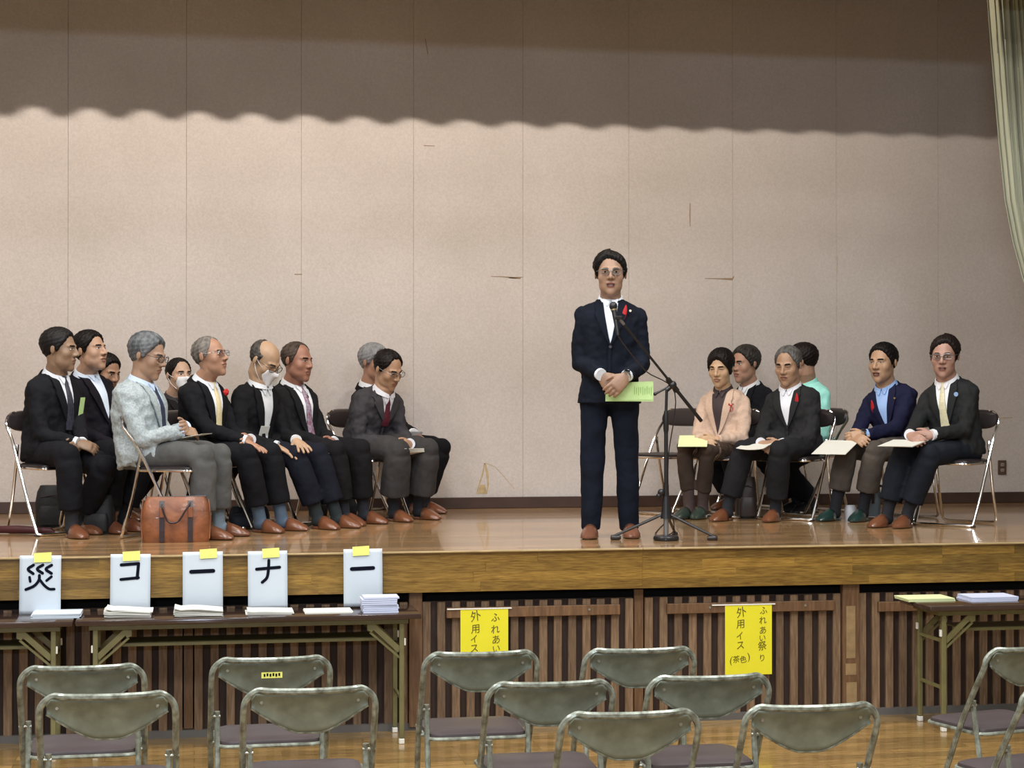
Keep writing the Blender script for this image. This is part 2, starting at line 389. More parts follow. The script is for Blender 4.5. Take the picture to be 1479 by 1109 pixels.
# outlet
oc = on_y(1448, 675, YW - 0.02)
ot = empty('power_outlet', (oc.x, YW - 0.005, oc.z), label='brown double power outlet plate on the cream wall at far right', cat='outlet')
MB().box((0, -0.005, 0), (0.07, 0.012, 0.115), ch=0.003).build('plate', M['brown_plastic'], ot)
for dz in (-0.022, 0.022):
    f_ = MB().box((0, -0.012, dz), (0.03, 0.006, 0.026), ch=0.002).build('socket', M['outlet_face'], ot)
    MB().box((-0.006, -0.0155, dz), (0.002, 0.002, 0.01)).box((0.006, -0.0155, dz), (0.002, 0.002, 0.01)).build('slot', M['void'], f_)

# ------------------------------------------------------------------ curtains
def cloth_surface(f, nu, nv, th=0.004):
    vs = [f(i / nu, j / nv) for j in range(nv + 1) for i in range(nu + 1)]
    fs = [(j * (nu + 1) + i, j * (nu + 1) + i + 1, (j + 1) * (nu + 1) + i + 1, (j + 1) * (nu + 1) + i) for j in range(nv) for i in range(nu)]
    return MB().add(vs, fs)
# side curtain, gathered back to the right at about head height
cx0 = on_y(1430, 0, 10.75)
prof = [(6.0, on_y(1425, 0, 10.75).x), (cx0.z, cx0.x)] + [(on_y(x, y, 10.75).z, on_y(x, y, 10.75).x) for x, y in ((1437, 100), (1444, 200), (1452, 290), (1463, 350), (1480, 415), (1510, 470), (1545, 500))]
pz = np.array([p[0] for p in prof])[::-1]; px_ = np.array([p[1] for p in prof])[::-1]
def fc(u, v):
    z = 6.0 + (2.25 - 6.0) * v; xl = float(np.interp(z, pz, px_)); xr = 6.4
    x = xl + (xr - xl) * u; amp = 0.035 * (1 - 0.5 * v ** 3)
    return Vector((x + 0.008 * math.sin(u * 196), 10.75 + amp * (0.75 + 0.25 * math.sin(u * 77)) * math.sin(u * 330 + 0.8 * math.sin(v * 5)) + 0.02 * math.sin(u * 61 + v * 3), z))
o = cloth_surface(fc, 640, 44).build('stage_curtain', M['curtain'], smooth=True, label='pale green pleated stage curtain gathered back at the right edge', cat='curtain')
sd = o.modifiers.new('s', 'SOLIDIFY'); sd.thickness = 0.004
# lower fall of the same curtain below the tie
def fc2(u, v):
    z = 2.25 - (2.25 - 1.02) * v; xl = float(np.interp(2.25, pz, px_)) + 0.02 * v; xr = 6.4
    x = xl + (xr - xl) * u
    return Vector((x, 10.75 + (0.03 + 0.02 * v) * math.sin(u * 60), z))
c2 = cloth_surface(fc2, 90, 6).build('curtain_tail', M['curtain'], o, smooth=True)
MB().box(((px_[0] + 6.4) / 2, 10.75, 2.25), (6.4 - px_[0] + 0.02, 0.13, 0.05), ch=0.01).build('tieback', M['border'], o)
MB().tube([(3.2, 10.75, 6.03), (8.4, 10.75, 6.03)], 0.02, 8).build('curtain_rod', M['black_metal'], o)
# pleated border curtain that cuts the stage lamps off the top of the wall
lam = 0.1816
def fb(u, v):
    x = XL + 0.2 + (XR - XL - 0.4) * u; ph = 2 * PI * x / lam
    k = min(1.0, max(0.2, 1 - 0.11 * (x + 3))) 
    return Vector((x, 12.0 + (0.048 * k) * math.cos(ph + 0.3 * math.sin(x)), 6.2 + (4.74 - 6.2) * v))
bc = cloth_surface(fb, 900, 2).build('border_curtain', M['border'], smooth=True, label='pleated border curtain hanging over the stage above the picture', cat='curtain')
MB().box((1.2, 12.0, 6.21), (14.2, 0.05, 0.04)).build('batten', M['black_metal'], bc)
# battens that carry the stage lamps
lb = MB().box((0.3, 10.50, 5.52), (10.4, 0.10, 0.05)).build('lamp_batten', M['black_metal'], label='black batten carrying the stage lamps above the picture', cat='lamp batten')
for X in (-4.6, 5.2): MB().tube([(X, 10.50, 5.54), (X, 10.50, 6.7)], 0.012, 6).build('hanger', M['black_metal'], lb)
# ------------------------------------------------------------------ folding chairs
def make_chair(name, W, H, tube_m, back_m, seat_m, hall, r=0.0125, unders=None):
    t = empty(name)
    hw = W / 2 - r; tb = H - r
    yb = -0.20; yf = 0.20
    # main frame: front feet up to the back rest
    L = [Vector((-hw + 0.012, yf, r)), Vector((-hw + 0.006, 0.09, 0.20)), Vector((-hw, -0.02, 0.42)), Vector((-hw, -0.11, 0.58)), Vector((-hw, yb + 0.015, tb - 0.085))]
    cr = 0.075
    cnr = [Vector((-hw + cr - cr * math.cos(a), yb + 0.012 - 0.012 * math.sin(a) - 0.01 * (1 - math.cos(a)), tb - cr + cr * math.sin(a))) for a in (0.35, 0.7, 1.05, 1.35)]
    top = [Vector((x, yb - 0.014 - 0.030 * (1 - (x / hw) ** 2) ** 1.5, tb - 0.004 * math.cos(x / hw * PI / 2))) for x in (-hw + 0.09, -0.1, 0, 0.1, hw - 0.09)]
    mir = lambda P: [Vector((-p.x, p.y, p.z)) for p in P[::-1]]
    path = L + cnr + top + mir(cnr) + mir(L)
    MB().tube(smooth_path(path, 3), r, 8).build('frame', tube_m, t, smooth=True)
    MB().tube(smooth_path([(-hw + 0.012, yf, r), (-hw + .03, yf + .012, r), (0, yf + 0.015, r), (hw - .03, yf + .012, r), (hw - 0.012, yf, r)], 3), r * 0.9, 8).build('front_bar', tube_m, t, smooth=True)
    # rear legs: one U of tube, hinged to the frame by flattened ends
    iw = hw - 2.1 * r
    Lr = [Vector((-iw, -0.085, 0.555)), Vector((-iw, -0.088, 0.50)), Vector((-iw, -0.14, 0.25)), Vector((-iw, -0.20, 0.05))]
    cb = [Vector((-iw + 0.012, -0.212, 0.02)), Vector((-iw + 0.05, -0.215, r))]
    pth = Lr + cb + mir(cb) + mir(Lr)
    N = len(smooth_path(pth, 3)); fl = [0.45 if (i < 2 or i > N - 3) else 1 for i in range(N)]
    MB().tube(smooth_path(pth, 3), r * 0.95, 8).build('leg_frame', tube_m, t, smooth=True)
    for s in (-1, 1):
        MB().cyl((s * (hw + r * 0.9), -0.088, 0.535), (s * (iw - r), -0.088, 0.535), 0.006).build('hinge_bolt', M['rivet'], t)
    # cross brace under the seat
    MB().tube([(-hw, -0.02, 0.415), (hw, -0.02, 0.415)], 0.007, 6).build('stretcher', tube_m, t)
    # seat: pan with rolled rim and vinyl cushion
    sw = hw - r - 0.006; y0, y1 = -0.13, 0.245; zs = 0.425
    def outline(sc_, zz):
        pts = []
        for (cx, cy, a0) in ((sw - 0.05, y1 - 0.05, 0), (-(sw - 0.05), y1 - 0.05, PI / 2), (-(sw - 0.06), y0 + 0.05, PI), (sw - 0.06, y0 + 0.05, 1.5 * PI)):
            for i in range(5):
                a = a0 + i * PI / 8; pts.append(Vector((cx + 0.05 * math.cos(a), cy + 0.05 * math.sin(a), zz)))
        c = Vector((0, (y0 + y1) / 2, zz)); return [c + (p - c) * sc_ for p in pts]
    MB().tube(outline(1.0, zs - 0.012), 0.0085, 8, closed=True).build('seat_rim', tube_m, t, smooth=True)
    MB().rings([outline(0.97, zs - 0.014), outline(0.985, zs - 0.004), outline(0.97, zs + 0.008), outline(0.85, zs + 0.017), outline(0.5, zs + 0.019), outline(0.1, zs + 0.019)]).build('seat', seat_m, t, smooth=True)
    # back rest
    if hall:
        def fbk(u, v):
            x = -(hw - 0.028) + 2 * (hw - 0.028) * u; k = abs(x) / (hw - 0.028)
            ztop = tb - 0.014 - (0.02 if k > 0.93 else 0); zb = tb - 0.168 if k < 0.18 else tb - 0.168 + (min(1, (k - 0.18) / 0.82)) ** 1.35 * 0.098
            z = ztop + (zb - ztop) * v
            y = yb - 0.012 - 0.028 * (1 - k * k) ** 1.2 + (ztop - z) * 0.42 + 0.012 * math.sin(v * PI)
            return Vector((x, y, z))
        nu, nv = 28, 7
        o = cloth_surface(fbk, nu, nv).build('backrest', back_m, t, smooth=True)
        sd = o.modifiers.new('s', 'SOLIDIFY'); sd.thickness = 0.004; sd.offset = 0
        MB().tube([fbk(i / nu, 1) for i in range(nu + 1)], 0.0042, 6).build('backrest_rim', tube_m, o, smooth=True)
        for s in (0.085, 0.915):
            p = fbk(s, 0.42); MB().tube([p + Vector((0, 0.002, 0)), p + Vector((0, -0.006, 0))], [0.009, 0.006], 10).build('rivet', M['rivet'], o)
    else:
        def ringb(dy, sx_, sz_):
            pts = []
            for i in range(28):
                a = 2 * PI * i / 28; ca, sa = math.cos(a), math.sin(a)
                x = (hw - 0.004) * sx_ * (abs(ca) ** 0.55) * (1 if ca > 0 else -1); z = 0.062 * sz_ * (abs(sa) ** 0.75) * (1 if sa > 0 else -1)
                k = min(1, abs(x) / hw)
                pts.append(Vector((x, yb + 0.02 - 0.03 * (1 - k * k) + dy - (z) * 0.35, tb - 0.055 + z)))
            return pts
        MB().rings([ringb(-0.022, 0.9, 0.75), ringb(-0.018, 1.0, 1.0), ringb(0.0, 1.03, 1.08), ringb(0.016, 0.99, 0.98), ringb(0.024, 0.8, 0.7)]).build('backrest', seat_m, t, smooth=True)
    for s in (-1, 1):
        MB().box((s * (hw - 0.012), yf, 0.006), (0.03, 0.034, 0.012), ch=0.003).build('foot_cap', M['vinyl_dark'], t)
    return t

hall_proto = make_chair('folding_chair', 0.51, 0.80, M['tube_old'], M['steel_old'], M['vinyl'], True)
stage_proto = make_chair('pipe_chair', 0.45, 0.765, M['chrome'], None, M['vinyl_dark'], False, r=0.0105)

hall = [  # back top centre px, rotation deg, label
    (119, 960, 1, 'grey-green steel folding chair at far left, back row, half hidden by the chair before it'),
    (155, 1000, 0, 'grey-green steel folding chair at far left, front row, faded stencil on its back panel'),
    (393, 948, 1, 'grey-green steel folding chair with a small yellow sticker on its back panel'),
    (449, 992, 0, 'grey-green steel folding chair overlapping the one with the yellow sticker'),
    (697, 940, 0, 'grey-green steel folding chair right below the shorter yellow sign'),
    (798, 983, 0, 'grey-green steel folding chair between the yellow-sign chair and nearest central chair'),
    (927, 935, 0, 'grey-green steel folding chair in the back row, midway between the two yellow signs'),
    (1028, 974, 0, 'grey-green steel folding chair right below the longer yellow sign'),
    (914, 1026, 0, 'grey-green steel folding chair nearest in the middle, back panel dark at its foot'),
    (1177, 1016, -1, 'grey-green steel folding chair in front of the pillar, right of the longer yellow sign'),
    (1497, 932, 14, 'grey-green steel folding chair turned leftwards, cut off by the right edge'),
    (1560, 985, 14, 'grey-green steel folding chair mostly outside the lower right corner'),
]
for i, (px, py, rot, lab) in enumerate(hall):
    o = hall_proto if i == 0 else copy_tree(hall_proto)
    p = on_z(px, py, 0.797); a = math.radians(rot); R = Matrix.Rotation(a, 3, 'Z')
    off = R @ Vector((0, -0.235, 0)); o.location = (p.x - off.x, p.y - off.y, 0); o.rotation_euler = (0, 0, a)
    tag(o, lab, 'chair', 'grey-green folding chairs on the hall floor')
    if 'small yellow sticker' in lab:
        bk = [c for c in o.children if c.name.startswith('backrest')][0]
        MB().box((0.0, -0.236, 0.722), (0.085, 0.0015, 0.024), ch=0).build('sticker', M['tape'], bk)
        s_ = MB()
        for k in range(6): s_.box((-0.03 + k * 0.012, -0.2375, 0.722 + 0.002 * (k % 2)), (0.007, 0.001, 0.012))
        s_.build('sticker_print', M['ink'], bk)

# ------------------------------------------------------------------ folding tables
def make_table():
    t = empty('folding_table')
    Lx, Dy, H = 1.80, 0.45, 0.70
    MB().box((0, 0, H - 0.014), (Lx, Dy, 0.028), ch=0.006).build('table_top', M['table_top'], t, smooth=True)
    f = MB()
    for y in (-0.165, 0.165): f.box((0, y, H - 0.042), (1.66, 0.03, 0.03), ch=0.002)
    for x in (-0.82, 0.82): f.box((x, 0, H - 0.042), (0.03, 0.36, 0.03), ch=0.002)
    f.build('apron', M['khaki'], t)
    for s in (-1, 1):
        for y in (-0.165, 0.165):
            lg = MB().box((s * 0.80, y, 0.35), (0.026, 0.026, 0.64), ch=0.003).build('leg', M['khaki'], t)
            MB().box((s * 0.80, y, 0.014), (0.029, 0.029, 0.028), ch=0.003).build('foot_cap', M['plastic_w'], lg)
            MB().box((s * 0.816, y, 0.545), (0.012, 0.02, 0.038), ch=0.002).build('stacking_bumper', M['plastic_w'], lg)
            MB().bar((s * 0.79, y, 0.50), (s * 0.645, y, 0.635), 0.012, 0.03).build('brace', M['khaki'], t)
            MB().bar((s * 0.79, y, 0.46), (s * 0.63, y, 0.60), 0.006, 0.012).build('lock_bar', M['khaki'], t)
            MB().prism([Vector((s * 0.67, y - .008, 0.66)), Vector((s * 0.615, y - .008, 0.66)), Vector((s * 0.615, y - .008, 0.61)), Vector((s * 0.64, y - .008, 0.60))], (0, 0, 0), (0, 0.016, 0)).build('bracket', M['khaki'], t)
        MB().bar((s * 0.80, -0.165, 0.24), (s * 0.80, 0.165, 0.24), 0.016, 0.016).build('stretcher', M['khaki'], t)
        MB().bar((s * 0.80, -0.165, 0.50), (s * 0.80, 0.165, 0.50), 0.016, 0.016).build('stretcher', M['khaki'], t)
    for y in (-0.10, 0.13): MB().box((0, y, 0.555), (1.34, 0.02, 0.016)).build('shelf_bar', M['khaki'], t)
    MB().box((0, 0.02, 0.56), (1.34, 0.2, 0.006)).build('shelf', M['khaki'], t)
    return t
tproto = make_table()
cr = on_z(609, 886, 0.70)      # front right corner of the left-hand table
tpos = [(cr.x - 0.90, cr.y + 0.225, 'brown-topped khaki folding table right of the two left tables, holding four white signs'),
        (cr.x - 0.90 - 1.812, cr.y + 0.222, 'brown-topped khaki folding table cut off by the left edge of the picture')]
crr = on_z(1344, 876, 0.70)
tpos.append((crr.x + 0.90, crr.y + 0.225, 'brown-topped khaki folding table alone at the right edge with green and blue papers'))
for i, (x, y, lab) in enumerate(tpos):
    o = tproto if i == 0 else copy_tree(tproto)
    o.location = (x, y, 0); tag(o, lab, 'table', 'folding tables along the stage front')
TY = tpos[0][1]

# ------------------------------------------------------------------ signs
def stroke(mb, pts, r, y):
    """flat brush stroke in the XZ plane with round ends"""
    P = smooth_path([Vector((p[0], 0, p[1])) for p in pts], 5) if len(pts) > 2 else [Vector((p[0], 0, p[1])) for p in pts]
    rs = r if hasattr(r, '__len__') else (r, r); n = len(P)
    R_ = [rs[0] + (rs[1] - rs[0]) * i / (n - 1) for i in range(n)]
    left = []; right = []
    for i, p in enumerate(P):
        d = (P[min(i + 1, n - 1)] - P[max(i - 1, 0)]).normalized(); nr = Vector((-d.z, 0, d.x))
        left.append(p + nr * R_[i]); right.append(p - nr * R_[i])
    def capp(c, d, r_):  # half circle
        a0 = math.atan2(d.z, d.x)
        return [c + Vector((math.cos(a0 + PI / 2 - k * PI / 6), 0, math.sin(a0 + PI / 2 - k * PI / 6))) * r_ for k in range(1, 6)]
    de = (P[-1] - P[-2]).normalized(); ds = (P[0] - P[1]).normalized()
    # build as quads + fans
    Y = Vector((0, y, 0)); vs = [q + Y for pr in zip(left, right) for q in pr]
    fs = [(2 * i, 2 * i + 1, 2 * i + 3, 2 * i + 2) for i in range(n - 1)]; mb.add(vs, fs)
    e = [left[-1]] + capp(P[-1], de, R_[-1]) + [right[-1]]; mb.add([q + Y for q in e], [tuple(range(len(e)))])
    s_ = [right[0]] + capp(P[0], ds, R_[0]) + [left[0]]; mb.add([q + Y for q in s_], [tuple(range(len(s_)))])

GLY = {  # strokes in units of sheet width (x right, z down from the sheet top), from the photograph
 'sai': [([(.335, .22), (.205, .315), (.33, .42)], .036), ([(.56, .22), (.425, .31), (.555, .41)], .036), ([(.77, .225), (.635, .315), (.77, .415)], .036),
         ([(.245, .50), (.262, .60)], .032), ([(.77, .49), (.655, .58)], .032),
         ([(.48, .46), (.47, .57), (.36, .70), (.16, .785)], .036), ([(.50, .57), (.60, .69), (.72, .775), (.84, .78)], .034)],
 'ko': [([(.27, .255), (.70, .225)], .040), ([(.70, .225), (.67, .57)], .040), ([(.70, .56), (.265, .60)], .038)],
 'bar': [([(.21, .47), (.76, .455)], .050)],
 'na': [([(.22, .42), (.80, .385)], .040), ([(.53, .22), (.52, .42), (.48, .62), (.36, .73)], .038)],
}
TOPS = [('sai', 29, 89, 802, 886, 'white sheet with a bold black kanji of many strokes, leftmost white sign', 62),
        ('ko', 160, 218, 800, 882, 'white sheet with a black letter like a square bracket open leftwards', 190),
        ('bar', 264, 322, 797, 879, 'white sheet with one black bar between the bracket sign and cross-shaped sign', 301),
        ('na', 358, 415, 796, 879, 'white sheet with a black cross-shaped katakana whose leg curves left', 391),
        ('bar', 496, 552, 793, 875, 'white sheet with one black horizontal bar behind the tall paper stack, rightmost white sign', 521)]
for key, x0, x1, y0, y1, lab, tp in TOPS:
    A = on_y(x0, y0, YF - 0.035); B = on_y(x1, y1, YF - 0.035); W_ = B.x - A.x; Hh = A.z - B.z
    t = empty('paper_sign', (A.x, YF - 0.035, A.z), label=lab, cat='sign', group='white signs along the stage edge')
    t.rotation_euler = (0, math.radians(random.uniform(-0.6, 0.6)), 0)
    def fs_(u, v): return Vector((u * W_, -0.004 - 0.010 * math.sin(v * 3) * (0.6 + 0.4 * u), -v * Hh))
    o = cloth_surface(fs_, 10, 14).build('sheet', M['paper'], t, smooth=True); sd = o.modifiers.new('s', 'SOLIDIFY'); sd.thickness = 0.0006
    g = MB()
    sc_ = W_; pts = GLY[key]
    for P, r in pts:
        stroke(g, [(p[0] * W_, -p[1] * Hh / 1.37 if True else 0) for p in P], r * W_, 0)
    bm_v = []
    for v in g.v: 
        vv = -v[2] / Hh; bm_v.append((v[0], fs_(v[0] / W_, vv).y - 0.0022, v[2]))
    g.v = bm_v; g.build('lettering', M['ink'], t)
    tx = on_y(tp, y0, YF - 0.035).x - A.x
    def ft(u, v): return Vector((tx - 0.045 + 0.09 * u, -0.008 + (0.033 if v < 0.12 else 0) , 0.017 - 0.05 * v + 0.004 * (u - .5)))
    MB().prism([Vector((tx - .046, -.0075, .012)), Vector((tx + .046, -.0075, .017)), Vector((tx + .046, -.0145, -.033)), Vector((tx - .044, -.0145, -.037))], (0, 0, 0), (0, .0012, 0)).build('tape', M['tape'], t)

def text_mesh(mb, ch, cx, cz, size, y, rot=0.0, thick=0.0, squash=1.0):
    c = bpy.data.curves.new('t', 'FONT'); c.body = ch; c.size = size; c.resolution_u = 2; c.offset = thick
    o = bpy.data.objects.new('t', c); COL.objects.link(o); dg = bpy.context.evaluated_depsgraph_get(); me = bpy.data.meshes.new_from_object(o.evaluated_get(dg))
    vs = np.array([v.co[:] for v in me.vertices]); 
    if len(vs):
        mn = vs.min(0); mx_ = vs.max(0); c0 = (mn + mx_) / 2; vs = vs - c0; ca, sa = math.cos(rot), math.sin(rot)
        X = (vs[:, 0] * squash) * ca - vs[:, 1] * sa; Z = (vs[:, 0] * squash) * sa + vs[:, 1] * ca + vs[:, 0] * 0.12
        mb.add([Vector((cx + a, y, cz + b)) for a, b in zip(X, Z)], [tuple(p.vertices) for p in me.polygons])
    bpy.data.objects.remove(o); bpy.data.curves.remove(c); bpy.data.meshes.remove(me)

def yellow_sign(x0, y0, x1, y1, chars, lab, foldtop):
    Y = YS - 0.046
    A = on_y(x0, y0, Y); B = on_y(x1, y1, Y); W_ = B.x - A.x; Hh = A.z - B.z
    t = empty('yellow_sign', (A.x, Y, A.z), label=lab, cat='sign', group='yellow handwritten signs on the storage doors')
    MB().prism([Vector((0, 0, 0)), Vector((W_, 0, 0)), Vector((W_, 0, -Hh)), Vector((0, 0, -Hh))], (0, -0.0006, 0), (0, 0, 0)).build('sheet', M['yellow'], t)
    g = MB()
    for ch, px, py, s, rot in chars:
        q = on_y(px, py, Y); text_mesh(g, ch, q.x - A.x, q.z - A.z, s, -0.0022, rot, 0.0, 0.95)
    g.build('handwriting', M['pen'], t, kind='stuff')
    e = on_y(foldtop, y0, Y).x - A.x
    MB().box((W_ * 0.4, 0.003, 0.004), (W_ * 1.35, 0.012, 0.007), ch=0.001).build('tape_strip', M['plastic_w'], t)
s1 = 0.058
yellow_sign(665, 880.5, 734, 960, [('外', 687, 889, .064, .1), ('用', 686.5, 908, .056, 0), ('イ', 684.5, 922.5, .05, .1), ('ス', 685, 936, .055, 0),
             ('ふ', 715.5, 891, .055, .0), ('れ', 715.5, 908, .055, 0), ('あ', 716.5, 923, .055, 0), ('い', 717, 936.5, .05, .1)],
            'short yellow handwritten sign hanging on the left storage door rail above a chair back', 735)
yellow_sign(1047, 874.5, 1114.5, 973, [('外', 1070.5, 883.5, .064, .1), ('用', 1069, 901, .056, 0), ('イ', 1068, 918, .05, .1), ('ス', 1069, 931.5, .055, 0),
             ('(', 1055.5, 954, .056, -.1), ('茶', 1063, 951.5, .044, 0), ('色', 1073, 951.5, .044, .1), (')', 1081, 948.5, .056, .1),
             ('ふ', 1102.5, 881, .05, .0), ('れ', 1101.5, 895, .05, 0), ('あ', 1101.5, 909.5, .05, 0), ('い', 1101, 921, .046, .0), ('祭', 1100.5, 932, .056, .1), ('り', 1100.5, 949.5, .046, 0)],
            'long yellow handwritten sign with a bracketed word at its foot, near the pillar', 1112)

# ------------------------------------------------------------------ papers on the tables
def paper_stack(x0, x1, yfr, h, depth, m, lab, n=9, messy=0.02, wav=0.0, sheets='sheet'):
    A = on_z(x0, yfr, 0.70); B = on_z(x1, yfr, 0.70); W_ = (B - A).length * 0.985
    cxx = (A.x + B.x) / 2; cyy = (A.y + B.y) / 2 + depth / 2
    cyy = max(cyy, TY - 0.222 + depth / 2) if x0 < 1000 else cyy
    t = empty('paper_stack', (cxx, cyy, 0.70), label=lab, cat='papers', group='paper stacks on the folding tables')
    th = h / n
    for k in range(n):
        dx = random.uniform(-messy, messy); dy = random.uniform(-messy, messy) * .5; a = random.uniform(-1, 1) * messy * 2; ca, sa = math.cos(a), math.sin(a)
        z0 = th * k + 0.0004; ww = W_ * 0.96
        ph = random.uniform(0, 6)
        def f(u, v, zz):
            x = (u - .5) * ww; y = (v - .5) * depth
            return Vector((x * ca - y * sa + dx, x * sa + y * ca + dy, zz + (wav * (0.3 + k / n) * (math.sin(u * 4 + ph * .15) * .5 + .5 + (0.9 if u < .12 else 0)) if wav else 0)))
        nu = 8 if wav else 2; vs = [f(i / nu, j, z0) for j in (0, 1) for i in range(nu + 1)] + [f(i / nu, j, z0 + th * 0.82) for j in (0, 1) for i in range(nu + 1)]
        q = nu + 1; fs = []
        for i in range(nu): fs += [(i, q + i, q + i + 1, i + 1), (2 * q + i, 2 * q + i + 1, 3 * q + i + 1, 3 * q + i), (i, i + 1, 2 * q + i + 1, 2 * q + i), (q + i, 3 * q + i, 3 * q + i + 1, q + i + 1)]
        fs += [(0, 2 * q, 3 * q, q), (nu, q + nu, 3 * q + nu, 2 * q + nu)]
        MB().add(vs, fs).build(sheets, m, t)
    return t
paper_stack(45, 117, 893, 0.024, 0.21, M['paper'], 'flat stack of white papers below the kanji sign at the left', 4, .006)
paper_stack(150, 220, 892, 0.030, 0.20, M['paper_warm'], 'curled messy stack of papers below the bracket-shaped sign', 6, .008, .010)
paper_stack(251, 324, 891, 0.030, 0.20, M['paper_warm'], 'curled messy stack of papers below the first black bar sign', 6, .009, .012)
paper_stack(356, 426, 888, 0.014, 0.20, M['paper_warm'], 'low stack of papers below the cross-shaped sign', 3, .008, .005)
paper_stack(440, 512, 886, 0.008, 0.20, M['paper_warm'], 'thin sheaf of white papers left of the tall stack', 2, .006)
paper_stack(523, 577, 885, 0.085, 0.15, M['paper_blue'], 'tall uneven stack of folded white papers at the right end of the table', 8, .008)
for px, m_, lab, n_ in ((1346, M['paper_lime'], 'thin spread of pale green papers on the right-hand table', 2), (1437, M['paper_blue'], 'bluish-white bundle of papers at the right edge on the right-hand table', 3)):
    paper_stack(px - 38, px + 38, 868.5, 0.009 * n_, 0.2, m_, lab, n_, .008)
# ------------------------------------------------------------------ people
TMP = bpy.data.scenes.new('tmp')
TEX = {}
def clouds(sz):
    if sz not in TEX:
        t = bpy.data.textures.new('c', 'CLOUDS'); t.noise_scale = sz; t.noise_depth = 1; TEX[sz] = t
    return TEX[sz]

def fuse(mb, voxel, smooth=4, disp=0.0, dsize=0.1, dec=None, off=(0, 0, 0)):
    """union of closed parts as one continuous skin"""
    me = bpy.data.meshes.new('f'); o_ = Vector(off)
    me.from_pydata([tuple(Vector(v) - o_) for v in mb.v], [], mb.f); me.update()
    bm = bmesh.new(); bm.from_mesh(me); bmesh.ops.recalc_face_normals(bm, faces=bm.faces[:]); bm.to_mesh(me); bm.free()
    o = bpy.data.objects.new('f', me); TMP.collection.objects.link(o)
    r = o.modifiers.new('r', 'REMESH'); r.mode = 'VOXEL'; r.voxel_size = voxel; r.adaptivity = 0
    if smooth: s = o.modifiers.new('s', 'SMOOTH'); s.factor = 0.5; s.iterations = smooth
    if disp:
        for k, (a, b) in enumerate(((disp, dsize), (disp * .45, dsize * .4))):
            d = o.modifiers.new('d%d' % k, 'DISPLACE'); d.texture = clouds(b); d.strength = a * 2; d.mid_level = 0.5; d.texture_coords = 'LOCAL'
    if dec: d = o.modifiers.new('e', 'DECIMATE'); d.ratio = dec
    vl = TMP.view_layers[0]; vl.update(); dg = vl.depsgraph; dg.update()
    out = bpy.data.meshes.new_from_object(o.evaluated_get(dg))
    bpy.data.objects.remove(o); bpy.data.meshes.remove(me)
    out.polygons.foreach_set('use_smooth', [True] * len(out.polygons))
    return out

def link_mesh(name, me, m, parent, **k):
    me.name = name; me.materials.clear(); me.materials.append(m); o = bpy.data.objects.new(name, me); COL.objects.link(o); o.parent = parent
    return tag(o, **k)

# ---- head: implicit surface sampled along rays (x right, y forward, z up; metres)
def _ell(P, c, r):
    q = (P - np.array(c)) / np.array(r); k1 = np.linalg.norm(q, axis=1); k2 = np.linalg.norm(q / np.array(r), axis=1)
    return k1 * (k1 - 1) / np.maximum(k2, 1e-6)
def _cap(P, a, b, r1, r2):
    a = np.array(a, float); b = np.array(b, float); ab = b - a; t = np.clip(((P - a) @ ab) / (ab @ ab), 0, 1)
    return np.linalg.norm(P - a - t[:, None] * ab, axis=1) - (r1 + (r2 - r1) * t)
def _smin(a, b, k):
    h = np.clip(0.5 + 0.5 * (b - a) / k, 0, 1); return b + (a - b) * h - k * h * (1 - h)
def _smax(a, b, k): return -_smin(-a, -b, k)

def head_sdf(P, h):
    w_, jw, ck, fl = h.get('w', 1), h.get('jaw', 1), h.get('cheek', 1), h.get('len', 1)
    d = _ell(P, (0, -0.018, 0.036), (0.077 * w_, 0.098, 0.086))
    d = _smin(d, _ell(P, (0, 0.028, -0.018), (0.064 * w_, 0.064, 0.082)), 0.02)
    d = _smin(d, _ell(P, (0, 0.030, -0.066 * fl), (0.056 * jw, 0.054, 0.040)), 0.022)
    d = _smin(d, _ell(P, (0, 0.070, -0.094 * fl), (0.022 * jw, 0.018, 0.017)), 0.018)
    for s in (-1, 1):
        d = _smin(d, _ell(P, (s * 0.046 * w_, 0.052, -0.024), (0.022 * ck, 0.026, 0.022)), 0.018)
        d = _smin(d, _ell(P, (s * 0.045 * jw, 0.010, -0.056), (0.016, 0.03, 0.024)), 0.02)
        d = _smin(d, _cap(P, (s * 0.014, 0.086, 0.021), (s * 0.046, 0.070, 0.020), 0.009, 0.007), 0.012)
        d = _smax(d, -_ell(P, (s * 0.031, 0.104, 0.004), (0.019, 0.017, 0.011)), 0.010)
        d = _smin(d, _ell(P, (s * 0.031, 0.071, 0.001), (0.0155, 0.0135, 0.0125)), 0.006)
        if h.get('age', 0): d = _smax(d, -_cap(P, (s * 0.021, 0.098, -0.030), (s * 0.033, 0.083, -0.062), 0.0042, 0.0035), 0.006)
        if h.get('age', 0) > 1: d = _smax(d, -_cap(P, (s * 0.020, 0.090, -0.013), (s * 0.040, 0.080, -0.014), 0.0030, 0.003), 0.006)
    d = _smin(d, _cap(P, (0, 0.088, 0.010), (0, 0.109, -0.026), 0.0075, 0.0115), 0.010)
    for s in (-1, 1): d = _smin(d, _ell(P, (s * 0.0135, 0.097, -0.030), (0.009, 0.011, 0.008)), 0.006)
    d = _smin(d, _ell(P, (0, 0.085, -0.053), (0.027, 0.0125, 0.0065)), 0.007)
    d = _smin(d, _ell(P, (0, 0.082, -0.0655), (0.022, 0.0125, 0.0075)), 0.006)
    mo = h.get('mouth', 0)
    d = _smax(d, -_ell(P, (0, 0.100, -0.0595 - mo * .2), (0.022, 0.014, 0.0022 + mo)), 0.004)
    return d

